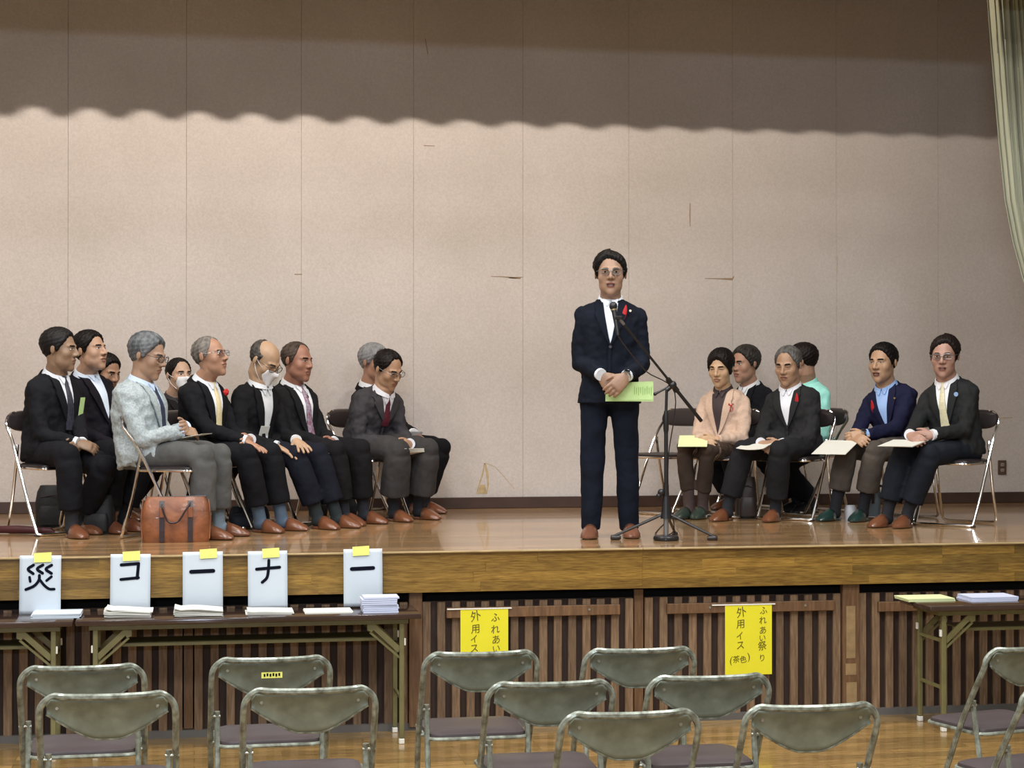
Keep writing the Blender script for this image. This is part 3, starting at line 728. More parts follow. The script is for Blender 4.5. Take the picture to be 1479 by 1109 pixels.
def wz(z): return z * 1.19 if z < 0 else z * 0.94
def warp(P): P = P.copy(); P[:, 2] = np.where(P[:, 2] < 0, P[:, 2] * 1.19, P[:, 2] * 0.94); return P
def ray_surface(h, D, o=(0, 0.0, -0.005)):
    o = np.array(o); t = np.full(len(D), 0.17)
    for _ in range(34): t = t - head_sdf(o + D * t[:, None], h) * 0.85
    return t

def head_dirs(nu, nv):
    u = np.linspace(-1, 1, nu, endpoint=False); az = PI * np.sign(u) * np.abs(u) ** 1.35
    v = np.linspace(0, 1, nv); el = -PI / 2 + PI * v; el = np.clip(el - 0.22 * np.sin(2 * (el + 0.15)) * 0.5, -PI / 2 + 1e-3, PI / 2 - 1e-3)
    A, E = np.meshgrid(az, el)
    return A.ravel(), E.ravel()
def dirs(A, E): return np.stack([np.sin(A) * np.cos(E), np.cos(A) * np.cos(E), np.sin(E)], 1)
NU, NV = 112, 84
_A, _E = head_dirs(NU, NV); _D = dirs(_A, _E)
def grid_faces(nu, nv):
    fs = []
    for j in range(nv - 1):
        for i in range(nu): fs.append((j * nu + i, j * nu + (i + 1) % nu, (j + 1) * nu + (i + 1) % nu, (j + 1) * nu + i))
    fs += [tuple(range(nu - 1, -1, -1)), tuple((nv - 1) * nu + i for i in range(nu))]
    return fs
GF = grid_faces(NU, NV)
HO = np.array((0, 0.0, -0.005))

HAIR = {  # azimuth deg -> lower hairline elevation (and optional upper limit), thickness
 'full':   dict(low=[(0, 50), (22, 48), (38, 40), (52, 26), (66, 12), (78, -8), (88, -14), (97, 8), (108, -6), (125, -30), (180, -38)], t=0.012, top=0.006),
 'high':   dict(low=[(0, 58), (20, 60), (36, 50), (52, 26), (66, 14), (78, -6), (88, -12), (97, 8), (108, -6), (125, -30), (180, -38)], t=0.010, top=0.004),
 'reced':  dict(low=[(0, 68), (24, 70), (42, 62), (58, 34), (68, 16), (78, -4), (88, -10), (97, 8), (108, -6), (125, -30), (180, -36)], t=0.007, top=0.001),
 'bald':   dict(low=[(0, 80), (50, 78), (70, 40), (80, 10), (90, 0), (97, 10), (108, -4), (125, -28), (180, -34)], t=0.008, top=-0.002, up=[(0, 40), (90, 44), (130, 62), (180, 74)]),
 'bob':    dict(low=[(0, 43), (20, 38), (36, 22), (52, 4), (66, -14), (80, -28), (95, -34), (125, -40), (180, -46)], t=0.016, top=0.008),
}
def hair_mesh(h, Mx, off):
    H_ = HAIR[h['hair']]; A = np.degrees(np.abs(_A)); E = np.degrees(_E)
    low = np.interp(A, *zip(*H_['low']))
    t0 = h['_t']; sgn = np.sign(_A)
    pn = np.sin(_A * 23) * 1.2 + np.sin(_A * 41 + 1) * 0.8
    low = low + pn * 0.8 + h.get('part', 0) * 4 * np.sin(np.radians(np.clip(A, 0, 60) * 3)) * sgn
    k = np.clip((E - low) / 10.0, 0, 1); k = k * k * (3 - 2 * k)
    if 'up' in H_:
        up = np.interp(A, *zip(*H_['up'])); k2 = np.clip((up - E) / 14.0, 0, 1); k = k * k2
    vol = h.get('vol', 1.0); th = H_['t'] * vol + H_['top'] * vol * np.clip(np.sin(np.radians(np.clip(E, 0, 90))), 0, 1) + 0.0
    th = th + h.get('part', 0) * 0.006 * np.sin(_A) * (E > 20)
    st = 0.0012 * np.sin(_A * 44 + E * 0.12) + 0.0013 * np.sin(_A * 21 + E * .3) + 0.0012 * np.sin(E * 0.5 + _A * 9)
    r = t0 + (-0.007) * (1 - k) + (th + st) * k
    P = warp(HO + _D * r[:, None])
    hs = h['hs']; V = [Mx @ Vector(p * hs) - off for p in P]
    me = bpy.data.meshes.new('hair'); me.from_pydata([tuple(v) for v in V], [], GF); me.update()
    me.polygons.foreach_set('use_smooth', [True] * len(me.polygons))
    return me

def patch(bvh, org, U, W, N, rows, nc, offset, thick, far=0.3, bulge=0.0, fallback=None):
    """thin piece laid on a surface: rows = [(w, uL, uR)]; rays go from org+N*far towards -N"""
    top = []
    last = None
    for (w_, a, b) in rows:
        for i in range(nc + 1):
            s = i / nc; p = org + U * (a + (b - a) * s) + W * w_ + N * far
            hit = bvh.ray_cast(p, -N, far + 0.15)
            if hit[0] is None: q = last if last is not None else p - N * far; dist = (p - q).dot(N); hp = p - N * dist
            else: hp = hit[0]; last = hp
            top.append(hp + N * (offset + bulge * math.sin(PI * s)))
    nr = len(rows); n = nc + 1; vs = top + [p - N * thick for p in top]; B = nr * n; fs = []
    for j in range(nr - 1):
        for i in range(nc):
            a = j * n + i; fs.append((a, a + 1, a + n + 1, a + n)); fs.append((B + a, B + a + n, B + a + n + 1, B + a + 1))
    for i in range(nc): fs.append((i, B + i, B + i + 1, i + 1)); a = (nr - 1) * n + i; fs.append((a, a + 1, B + a + 1, B + a))
    for j in range(nr - 1): a = j * n; fs.append((a, a + n, B + a + n, B + a)); a = j * n + nc; fs.append((a, B + a, B + a + n, a + n))
    return vs, fs

def bvh_of(vs, fs): return BVHTree.FromPolygons([tuple(v) for v in vs], fs)

def th_dir(th):
    a = math.radians(th); return (RC * math.cos(a) - FC * math.sin(a)).normalized()
UP = Vector((0, 0, 1))

def ik(a, b, l1, l2, pole):
    d = b - a; L = d.length
    if L > (l1 + l2) * 0.995:
        s = L / ((l1 + l2) * 0.995); l1 *= s; l2 *= s
    u = d / L; x = (l1 * l1 - l2 * l2 + L * L) / (2 * L); hgt = math.sqrt(max(0, l1 * l1 - x * x))
    pv = pole - u * pole.dot(u); pv.normalize()
    return a + u * x + pv * hgt

SKIN = {}
def skin_mat(c):
    if c not in SKIN: SKIN[c] = mat('skin_%d' % len(SKIN), c, 0.5, noise=0.16, nscale=22, bump=0.05, bscale=120); SKIN[c].node_tree.nodes['Principled BSDF'].inputs['Subsurface Weight'].default_value = 0.08; SKIN[c].node_tree.nodes['Principled BSDF'].inputs['Subsurface Radius'].default_value = (0.01, 0.004, 0.002)
    return SKIN[c]
CL = {}
def cloth(c, kind='suit', c2=None):
    k = (c, kind)
    if k not in CL:
        CL[k] = {'suit': lambda: mat('suit_cloth_%d' % len(CL), tuple(x * .68 for x in c), 0.85, noise=0.3, nscale=7, bump=0.35, bscale=22, spec=0.15),
                 'tweed': lambda: mat('tweed_cloth_%d' % len(CL), c, 0.9, noise=0.35, nscale=95, bump=0.3, bscale=30, color2=c2),
                 'shirt': lambda: mat('shirt_cloth_%d' % len(CL), c, 0.7, noise=0.06, nscale=12, bump=0.15, bscale=30),
                 'hair': lambda: mat('hair_%d' % len(CL), tuple(x * .7 for x in c), 0.5, noise=0.6, nscale=34, bump=0.5, bscale=90, stretch=(1, 1, 0.35), color2=c2, spec=0.2),
                 'pattern': lambda: mat('patterned_silk_%d' % len(CL), c, 0.4, noise=0.5, nscale=60, color2=c2),
                 'sock': lambda: mat('sock_%d' % len(CL), c, 0.9, noise=0.15, nscale=60),
                 'slip': lambda: mat('slipper_vinyl_%d' % len(CL), c, 0.28, noise=0.2, nscale=12, coat=0.3)}[kind]()
    return CL[k]
M['eye_w'] = mat('eye_white', (0.55, 0.5, 0.45), 0.3); M['iris'] = mat('iris', (0.012, 0.008, 0.006), 0.15)
M['lid'] = mat('lash_line', (0.03, 0.016, 0.012), 0.6); M['lip'] = mat('lips', (0.30, 0.115, 0.085), 0.45); M['mouth_in'] = mat('mouth_inside', (0.05, 0.012, 0.01), 0.5)
M['mask'] = mat('mask_fabric', (0.80, 0.80, 0.82), 0.8, bump=0.1, bscale=40); M['lens'] = mat('lens', (0.9, 0.9, 0.9), 0.05)
_b = M['lens'].node_tree.nodes['Principled BSDF']; _b.inputs['Transmission Weight'].default_value = 1.0; _b.inputs['IOR'].default_value = 1.02
M['red'] = mat('red_ribbon', (0.50, 0.012, 0.015), 0.6); M['gold'] = mat('pin_gold', (0.6, 0.5, 0.3), 0.3, metal=0.9)
M['watch'] = mat('watch_face', (0.01, 0.01, 0.012), 0.1)

def hand(mb, wrist, fd, pn, side, curl=0.5, sc=1.0, spread=0.10, tcurl=0.3):
    """palm with five fingers; fd = finger direction, pn = palm normal, side = +1 when the thumb lies towards fd x pn"""
    fd = fd.normalized(); pn = (pn - fd * pn.dot(fd)).normalized(); lat = fd.cross(pn).normalized() * side
    pal = []
    for t, hw, ht in ((-0.012, .024, .018), (0.015, .033, .0155), (0.05, .041, .0145), (0.082, .040, .0125), (0.092, .034, .008)):
        c = wrist + fd * (t * sc); pal.append([c + lat * (hw * sc * math.cos(a)) + pn * (ht * sc * math.sin(a)) for a in [2 * PI * k / 12 for k in range(12)]])
    mb.rings(pal)
    for k, (lx, L) in enumerate(((0.031, .070), (0.0105, .079), (-0.0105, .074), (-0.031, .058))):
        base = wrist + (fd * 0.078 + lat * lx) * sc; d = (fd + lat * (spread * (1.5 - k) / 1.5)).normalized()
        pts = [base - d * .012]; p = base; c = curl * (1 + 0.12 * k)
        for j, fr in enumerate((0.44, 0.31, 0.25)):
            ang = c * (0.75 + 0.3 * j); ax = d.cross(pn); 
            d = (d * math.cos(ang * .8) + pn * math.sin(ang * .8)).normalized(); pnn = pn
            p = p + d * (L * fr * sc); pts.append(p)
            pn_local = pn
        mb.tube(pts, [.0098 * sc, .0094 * sc, .0086 * sc, .0070 * sc], 8)
    tb = wrist + (fd * 0.022 + lat * 0.026 + pn * .004) * sc; td = (fd * 0.75 + lat * 0.62 + pn * tcurl).normalized()
    t2 = tb + td * (.036 * sc); td2 = (td + fd * 0.35 + pn * tcurl * .6 - lat * .25).normalized(); t3 = t2 + td2 * (.028 * sc); td3 = (td2 + pn * tcurl * .5 - lat * .15).normalized()
    mb.tube([tb, t2, t3, t3 + td3 * (.02 * sc)], [.0125 * sc, .0112 * sc, .0098 * sc, .0075 * sc], 8)

def ell_ring(c, X, Y, a, b, n=24, e=2.3):
    out = []
    for k in range(n):
        t = 2 * PI * k / n; ct, st = math.cos(t), math.sin(t)
        out.append(c + X * (a * math.copysign(abs(ct) ** (2 / e), ct)) + Y * (b * math.copysign(abs(st) ** (2 / e), st)))
    return out

def limb(mb, pts, rad, n=14, bul=0.0):
    """tapered limb through joints with softened bends"""
    P = []; R_ = []
    for i in range(len(pts) - 1):
        a, b = pts[i], pts[i + 1]; k = 5
        for j in range(k):
            t = j / k; P.append(a.lerp(b, t)); R_.append(rad[i] + (rad[i + 1] - rad[i]) * t)
    P.append(pts[-1]); R_.append(rad[-1])
    Q = [p.copy() for p in P]
    for i in range(1, len(P) - 1): Q[i] = (P[i - 1] + P[i] * 2 + P[i + 1]) / 4
    mb.tube(Q, R_, n)
    # round ends
    return Q

def ball(mb, c, r, X=Vector((1, 0, 0)), Y=Vector((0, 1, 0)), Z=Vector((0, 0, 1)), n=12, m=8):
    rr = r if hasattr(r, '__len__') else (r, r, r); rings = []
    for j in range(1, m):
        e = -PI / 2 + PI * j / m
        rings.append([c + X * (rr[0] * math.cos(e) * math.cos(2 * PI * k / n)) + Y * (rr[1] * math.cos(e) * math.sin(2 * PI * k / n)) + Z * (rr[2] * math.sin(e)) for k in range(n)])
    mb.rings(rings)

def person(s):
    th = s['th']; F = th_dir(th); R = F.cross(UP).normalized()
    stand = s.get('stand', False)
    feet = [on_z(*s['feetR'], STAGE), on_z(*s['feetL'], STAGE)]
    fz = sum((f - CAM).dot(FC) for f in feet) / 2
    Zh = s.get('Z', fz + (0 if stand else s.get('back', 0.36) * math.sin(math.radians(th))))
    hz = STAGE + (0.90 if stand else 0.50)
    H = at_depth(s['hipx'], HOR, Zh); H.z = hz
    root = empty('person', (H.x, H.y, STAGE), label=s['label'], cat='person'); off = Vector((H.x, H.y, STAGE))
    hs = s.get('hs', 1.1)
    # head
    hd = dict(s.get('head', {})); hd['hs'] = hs
    C = at_depth(*s['headpx'], Zh - s.get('lean', 0.06) * math.sin(math.radians(th)))
    thh = math.radians(s['thh']); hf = (RC * math.cos(thh) - FC * math.sin(thh)); pit = math.radians(s.get('pitch', 0))
    hf = (hf * math.cos(pit) - UP * math.sin(pit)).normalized(); hr = hf.cross(UP).normalized()
    hu = hr.cross(hf).normalized(); rol = math.radians(s.get('roll', 0)); hr, hu = hr * math.cos(rol) + hu * math.sin(rol), hu * math.cos(rol) - hr * math.sin(rol)
    HM = Matrix((hr, hf, hu)).transposed().to_4x4(); HM.translation = C
    key = tuple(sorted((k, v) for k, v in hd.items() if k in ('w', 'jaw', 'cheek', 'len', 'age', 'mouth')))
    if key not in HEADS: HEADS[key] = ray_surface(hd, _D, HO)
    hd['_t'] = HEADS[key]
    hv = [HM @ Vector(p * hs) for p in warp(HO + _D * hd['_t'][:, None])]
    head_bvh = bvh_of(hv, GF)
    # torso spine
    N = C - UP * (0.147 * hs) - hf * 0.010 - hr * 0 - F * 0.035 + Vector((0, 0, s.get('neckdz', 0)))
    if 'neckpx' in s: N = at_depth(*s['neckpx'], (N - CAM).dot(FC))
    sp = (N - H); mid = H + sp * 0.5 - F * s.get('hunch', 0.035)
    def spine(t): return H * (1 - t) ** 2 + mid * (2 * t * (1 - t)) + N * t * t
    def tang(t): return ((mid - H) * (1 - t) * 2 + (N - mid) * 2 * t).normalized()
    W_ = s.get('wide', 1.0); D_ = s.get('deep', 1.0)
    tw = s.get('twist', 0)
    def frame(t):
        T = tang(max(0, min(1, t))); r = (R * math.cos(math.radians(tw * t)) - F * math.sin(math.radians(tw * t)) ); r = (r - T * r.dot(T)).normalized()
        return r, r.cross(T).normalized() * -1, T     # right, forward, up
    slen = sp.length
    def torso(mb, prof, k=1.0, dz=0.0, fo=0.0):
        rs = []
        for t, a, b, sh in prof:
            r, f, T = frame(t); c = spine(t) if 0 <= t <= 1 else (spine(0) + tang(0) * (t * slen) if t < 0 else spine(1) + tang(1) * ((t - 1) * slen))
            rs.append(ell_ring(c + f * (sh + fo), r, f, a * W_ * k, b * D_ * k))
        vs0 = len(mb.v); mb.rings(rs); return rs
    sw = s.get('shoulder', 0.165)
    r9, f9, T9 = frame(0.9)
    S = [N - T9 * 0.102 + r9 * (sw * sg) - f9 * 0.005 for sg in (1, -1)]
    # wrists: pixel, forward distance and lateral offset
    Wp = []
    for key2, sg in (('handR', 1), ('handL', -1)):
        hx, hy, fd_, lat = s[key2]
        Zd = Zh + (F * fd_ + R * lat).dot(FC); Wp.append(at_depth(hx, hy, Zd))
    El = [ik(S[i], Wp[i], 0.285, 0.25, (R * (0.55 * sg) - F * 0.5 - UP * 0.9 + (R * sg * s.get('elb', 0)))) for i, sg in ((0, 1), (1, -1))]
    # legs
    hips = [H + R * 0.088, H - R * 0.088]
    ank = []; fdirs = []
    for i, (f0, sg) in enumerate(zip(feet, (1, -1))):
        fdv = (th_dir(s.get('thf', th)) + R * (0.10 * sg)).normalized(); fdirs.append(fdv); ank.append(f0 - fdv * 0.075 + UP * 0.085)
    kn = [ik(hips[i] , ank[i], 0.43, 0.415, (F * 1.0 + UP * (0.1 if stand else 0.9) + R * (0.12 * sg))) for i, sg in ((0, 1), (1, -1))]
    if stand: kn = [(hips[i] + ank[i]) / 2 + F * 0.015 for i in (0, 1)]
    shirtc = s.get('shirt', (0.75, 0.77, 0.80)); jc = s['jacket']; tc = s['trousers']
    skin = skin_mat(s.get('skin', (0.40, 0.235, 0.15)))
    # --- body: one continuous skin
    b = MB()
    b.add(hv, GF)
    for sg in (1, -1):
        ec = HM @ (Vector((sg * 0.0765 * hd.get('w', 1), -0.012, -0.004)) * hs)
        ax = (hr * sg * 0.9 + hf * -0.35).normalized(); yy = hu; xx = yy.cross(ax).normalized()
        ball(b, ec + ax * .006, (0.017 * hs, 0.030 * hs, 0.0065), xx, yy, ax)
        ball(b, ec + ax * .010 - xx * (0.006 * sg), (0.008 * hs, 0.022 * hs, 0.0075), xx, yy, ax)
    nk = 0.064 * s.get('neckw', 1.0)
    b.tube([HM @ (Vector((0, -0.018, -0.03)) * hs), HM @ (Vector((0, -0.012, -0.085)) * hs), N + UP * 0.02, N - T9 * 0.06], [nk * 1.05, nk * 1.03, nk * 1.08, nk * 1.15], 16)
    torso(b, [(-0.12, .12, .09, 0), (0.05, .145, .10, 0), (0.35, .125, .095, 0.01), (0.65, .14, .10, 0.01), (0.82, .145, .085, 0), (0.93, .10, .06, 0), (0.985, .055, .05, 0)], 0.84)
    hsz = s.get('hand', 1.0)
    for i, sg in ((0, 1), (1, -1)):
        limb(b, [S[i], El[i], Wp[i]], [.030, .030, .026])
        fa = (Wp[i] - El[i]).normalized(); inw = -R * sg
        hm = s.get('handmode', 'clasp')
        if isinstance(hm, (tuple, list)): hm = hm[i]
        if hm == 'clasp':
            fdir = (fa * 0.5 + inw * 0.75 + F * 0.15 - UP * (0.10 + 0.12 * (i == 0))).normalized(); pn = (inw * 0.45 - F * 0.8 - UP * 0.25) if i == 1 else (inw * 0.3 - UP * 0.6 - F * 0.5)
            hand(b, Wp[i], fdir, pn, (1 if (fdir.cross(pn)).dot(UP) > 0 else -1), 0.55, hsz, 0.05)
        elif hm == 'flat':
            fdir = (F * 0.85 - UP * 0.42 + inw * 0.25 + fa * 0.3).normalized(); pn = -UP
            hand(b, Wp[i], fdir, pn, (1 if (fdir.cross(pn)).dot(inw) > 0 else -1), 0.16, hsz, 0.22)
        elif hm == 'hang':
            fdir = (-UP * 0.9 + F * 0.3).normalized(); pn = inw
            hand(b, Wp[i], fdir, pn, (1 if (fdir.cross(pn)).dot(F) > 0 else -1), 0.35, hsz, 0.1)
        elif hm == 'over':   # standing, right hand gripped by left across the belly
            fdir = (inw * 0.62 - UP * (0.62 if i else 0.7) + F * 0.12).normalized(); pn = (-F + inw * 0.1)
            hand(b, Wp[i] + (F * 0.012 if i else -F * 0.02), fdir, pn, (1 if (fdir.cross(pn)).dot(UP) > 0 else -1), 0.42, hsz, 0.04)
        limb(b, [hips[i], kn[i], ank[i]], [.075, .052, .036]); a0 = ank[i]
        b.tube([a0 + UP * 0.03, a0 - UP * 0.02 - fdirs[i] * .02, a0 - UP * 0.05 + fdirs[i] * 0.05, a0 - UP * 0.062 + fdirs[i] * 0.12], [.034, .036, .026, .013], 10, flat=1)
    me = fuse(b, 0.0046, 2, off=off)
    body = link_mesh('body', me, skin, root)
    # --- jacket
    fit = s.get('fit', 1.0)
    low = -0.16 if stand else -0.10
    if s.get('top', 'jacket') == 'jacket' or True:
        prof = [(low, .168, .125, 0.0), (0.0, .172, .130, 0.005), (0.18, .166, .128, 0.012), (0.36, .160, .120, 0.012), (0.55, .170, .120, 0.012), (0.70, .182, .118, 0.008), (0.78, .186, .112, 0.0), (0.84, .186, .102, -0.004), (0.885, .172, .090, -0.006), (0.93, .146, .077, -0.006), (0.972, .096, .067, -0.006), (1.0, .07, .058, -.006)]
        if stand: prof[0] = (low, .190, .140, 0.0)
        j = MB(); rs = torso(j, prof, fit)
        tv = list(j.v); tf = list(j.f)
        for i, sg in ((0, 1), (1, -1)):
            fa = (Wp[i] - El[i]).normalized()
            limb(j, [S[i] + T9 * 0.008 - r9 * sg * 0.012, El[i], Wp[i] - fa * 0.012], [.056 * fit, .051 * fit, .042 * fit], 16)
            ball(j, S[i] + T9 * .004 - r9 * sg * .010, .053 * fit)
            ball(j, El[i], .049 * fit)
            if not stand:
                d = (kn[i] - hips[i]).normalized()
                limb(j, [hips[i] + UP * 0.015, hips[i] + d * s.get('skirt', 0.17) + UP * 0.02 - R * sg * 0.0], [.105, .088], 14)
        me = fuse(j, 0.0095, 3, disp=0.011 * s.get('folds', 1), dsize=0.085, off=off)
        jm = cloth(jc, s.get('jkind', 'suit'), s.get('jc2'))
        jo = link_mesh('jacket' if s.get('top', 'jacket') == 'jacket' else 'shirt', me, jm, root)
        jv = [v.co + off for v in me.vertices]; jb0 = BVHTree.FromPolygons([tuple(v) for v in jv], [tuple(p.vertices) for p in me.polygons])
    tb = bvh_of(tv, tf)
    # chest frame: origin at the collar, W up along the spine, N forward
    r_, f_, T_ = frame(0.8); O = N + f9 * 0.0
    def chest(name, rows, nc, offset, thick, m, par=root, bulge=0.0, mirror=False, **k):
        vs, fs = patch(tbv, O, r_, T_, f_, rows, nc, offset, thick, 0.35, bulge)
        mb = MB().add([v - off for v in vs], fs); o = mb.build(name, m, par, smooth=False); me_ = o.data; smooth_mesh(me_, 50); return tag(o, **k)
    tbv = jb0 if False else tb
    vb = s.get('vdepth', 0.30)     # where the jacket closes
    infl = 0.007 + 0.004 * s.get('folds', 1)
    if s.get('top', 'jacket') == 'jacket':
        vw = s.get('vwide', 1.0)
        def edge(w_): return 0.058 * vw * max(0.0, min(1.0, 1 + w_ / vb)) ** 0.8
        ws = [0.0 - vb * i / 12 for i in range(13)]
        sm = cloth(shirtc, 'shirt')
        inner = s.get('inner')
        chest('shirt' if not inner else inner, [(w_, -edge(w_) - 0.008, edge(w_) + 0.008) for w_ in ws], 8, infl + 0.001, 0.012, sm)
        for sg in (1, -1):
            rows = []
            for w_ in ws + [-vb - 0.012]:
                q = -w_ / vb; e = edge(w_) if w_ > -vb else 0.0
                lw = s.get('lapel', 0.058) * (min(1, 0.45 + q * 2.2) if q < 0.27 else max(0.0, 1.0 - (q - 0.27) / 0.78) ** 0.8) + 0.004
                if 0.22 < q < 0.27: lw *= 0.78
                a, b_ = e, e + lw
                rows.append((w_, a * sg, b_ * sg) if sg > 0 else (w_, -b_, -a))
            chest('lapel', rows, 4, infl + 0.009, 0.009, jm, jo)
        # front edge below the button
        chest('front_edge', [(-vb - 0.01 - 0.02 * i, -0.004, 0.012) for i in range(9)], 2, infl + 0.004, 0.006, jm, jo)
        bt = O + T_ * (-vb - 0.02) + f_ * 0.35
        hit = tb.ray_cast(bt, -f_, 0.6)
        if hit[0] is not None: MB().cyl(hit[0] + f_ * (infl + .004) - off, hit[0] + f_ * (infl + .010) - off, 0.009, 10).build('button', M['vinyl_dark'], jo)
        if s.get('tie'):
            tcol, tc2 = s['tie']; tm = cloth(tcol, 'pattern', tc2)
            tl = vb + 0.02
            rows = [(0.012, -.016, .016), (-0.006, -.019, .019), (-0.026, -.013, .013), (-0.03, -.011, .011)] + [(-0.03 - (tl - 0.03) * i / 8, -.011 - .021 * (i / 8) ** .7, .011 + .021 * (i / 8) ** .7) for i in range(1, 9)]
            chest('tie', rows, 4, infl + 0.010, 0.008, tm, bulge=0.003)
    # collar round the neck
    if s.get('collar', True):
        cm = cloth(shirtc if s.get('top', 'jacket') == 'jacket' else jc, 'shirt')
        cb = MB(); base = N + T9 * -0.012; rr = []
        nt = (HM @ (Vector((0, -0.012, -0.085)) * hs) - base).normalized(); nt = (nt * .5 + T9 * .5).normalized()
        fx = (f9 - nt * f9.dot(nt)).normalized(); rx = fx.cross(nt).normalized()
        n = 26; g0 = 0.16
        for rad0, rad1, z0, z1 in ((1.10, 1.16, 0, 1),):
            ov = []; 
            for k in range(n + 1):
                a = g0 + (2 * PI - 2 * g0) * k / n; q = abs(k / n - 0.5) * 2
                up_ = 0.040 - 0.016 * q ** 2
                dvec = fx * math.cos(a) + rx * math.sin(a)
                c = base + nt * (0.004 - 0.016 * q ** 2)
                R0 = nk * 1.20 + 0.003; R1 = nk * 1.10 + 0.002
                ov.append((c + dvec * (R0 + .008) , c + nt * up_ + dvec * (R1 + .003), c + nt * up_ + dvec * (R1 - 0.002), c + dvec * (R0 - 0.004)))
            vs = [p - off for q in ov for p in q]; fs = []
            for k in range(n):
                for m_ in range(4): fs.append((k * 4 + m_, k * 4 + (m_ + 1) % 4, (k + 1) * 4 + (m_ + 1) % 4, (k + 1) * 4 + m_))
            fs += [(3, 2, 1, 0), (n * 4, n * 4 + 1, n * 4 + 2, n * 4 + 3)]
            cb.add(vs, fs)
        co = cb.build('collar', cm, root, smooth=True)
        if s.get('top', 'jacket') == 'jacket':
            for sg in (1, -1):
                rows = [(0.030, .010, .040), (0.012, .007, .046), (-0.008, .004, .044), (-0.026, .010, .036), (-0.042, .020, .026)]
                rows = [(w_, a, b_) if sg > 0 else (w_, -b_, -a) for w_, a, b_ in rows]
                chest('collar_wing', rows, 3, infl + 0.012, 0.010, cm, co)
            # jacket collar at the nape
            vs = []; fs = []; n2 = 16
            for k in range(n2 + 1):
                a = 1.15 + (2 * PI - 2.3) * k / n2; q = abs(k / n2 - .5) * 2; dvec = fx * math.cos(a) + rx * math.sin(a); c = base - nt * (0.006 + 0.012 * q)
                R0 = nk * 1.35 + .014
                for (dr, dz) in ((0.012, -0.012), (-0.004, 0.026 - .008 * q), (-0.011, 0.024 - .008 * q), (-0.012, -0.006)): vs.append(c + dvec * (R0 + dr) + nt * dz - off)
            for k in range(n2):
                for m_ in range(4): fs.append((k * 4 + m_, k * 4 + (m_ + 1) % 4, (k + 1) * 4 + (m_ + 1) % 4, (k + 1) * 4 + m_))
            fs += [(3, 2, 1, 0), (n2 * 4, n2 * 4 + 1, n2 * 4 + 2, n2 * 4 + 3)]
            MB().add(vs, fs).build('jacket_collar', jm, jo, smooth=True)
    # cuffs
    if s.get('cuffs', True):
        for i in (0, 1):
            fa = (Wp[i] - El[i]).normalized(); MB().tube([Wp[i] - fa * 0.022 - off, Wp[i] + fa * 0.004 - off], [.038, .037], 16).build('cuff', cloth(shirtc, 'shirt'), root, smooth=True)
    if s.get('watch'):
        i = 1; fa = (Wp[i] - El[i]).normalized(); wd = (F * .7 + UP * .6); wd = (wd - fa * wd.dot(fa)).normalized()
        wo = MB().tube([Wp[i] + fa * 0.004 - off, Wp[i] + fa * 0.022 - off], [.0335, .0335], 16).build('watch_strap', M['chrome'], root, smooth=True)
        c = Wp[i] + fa * 0.013 + wd * .031 - off
        MB().cyl(c, c + wd * .009, .019, 16).build('watch_case', M['grey_metal'], wo); MB().cyl(c + wd * .009, c + wd * .0105, .0155, 16).build('watch_face', M['watch'], wo)
    # --- trousers or skirt
    t = MB(); hem = s.get('hem', 0.17 if not stand else 0.045); tf_ = s.get('tfit', 1.0)
    t.rings([ell_ring(H + UP * z, R, F, a, b_) for z, a, b_ in ((-0.085, .13, .11), (-0.05, .158, .125), (0.03, .158, .122), (0.12, .145, .11), (0.16, .13, .10))])
    for i, sg in ((0, 1), (1, -1)):
        d = (ank[i] - kn[i]).normalized(); L = (ank[i] - kn[i]).length; hp = kn[i] + d * (L + 0.085 - hem)
        kk = kn[i] + (F * 0.012 + UP * 0.005 if not stand else F * 0)
        limb(t, [hips[i], kk, hp], [(.092 if stand else .096) * tf_, (.074 if stand else .079) * tf_, (.060 if stand else .077) * tf_ * s.get('hemw', 1)], 16)
        if not stand: ball(t, kk, .071 * tf_)
    me = fuse(t, 0.010, 2, disp=0.007, dsize=0.14, off=off)
    link_mesh('trousers', me, cloth(tc, 'suit' if not s.get('tkind') else s['tkind'], s.get('tc2')), root)
    if s.get('skirt_c'):
        k = MB()
        k.rings([ell_ring(H + UP * z, R, F, a, b_) for z, a, b_ in ((-0.09, .15, .13), (-0.04, .175, .14), (0.06, .17, .13), (0.14, .15, .11))])
        for i in (0, 1): d = kn[i] - hips[i]; limb(k, [hips[i], hips[i] + d * 0.86], [.094, .074], 14)
        k.rings([ell_ring(H + (kn[0] - hips[0]).lerp(kn[1] - hips[1], .5) * q, R, UP, .12, .070) for q in (0.1, .5, .82)])
        link_mesh('skirt', fuse(k, 0.010, 3, disp=0.006, dsize=.08, off=off), cloth(s['skirt_c'], 'pattern', (0.03, .02, .015)), root)
    # --- feet
    for i, sg in ((0, 1), (1, -1)):
        fdv = fdirs[i]; a0 = ank[i]; side = fdv.cross(UP).normalized(); g = feet[i].copy(); g.z = STAGE
        sk = MB(); kk = (kn[i] - a0).normalized()
        sk.tube([a0 + kk * 0.13, a0 + kk * 0.05, a0 - UP * 0.01], [.047, .041, .042], 12)
        sk.tube([a0 - fdv * .030 - UP * .045, a0 - UP * .035, a0 + fdv * 0.05 - UP * .044, a0 + fdv * 0.10 - UP * .056, a0 + fdv * .14 - UP * .064], [.034, .041, .035, .024, .013], 12)
        ball(sk, a0 - UP * 0.03, .044)
        link_mesh('sock', fuse(sk, 0.008, 3, off=off), cloth(s.get('sock', (0.012, 0.014, 0.02)), 'sock'), root)
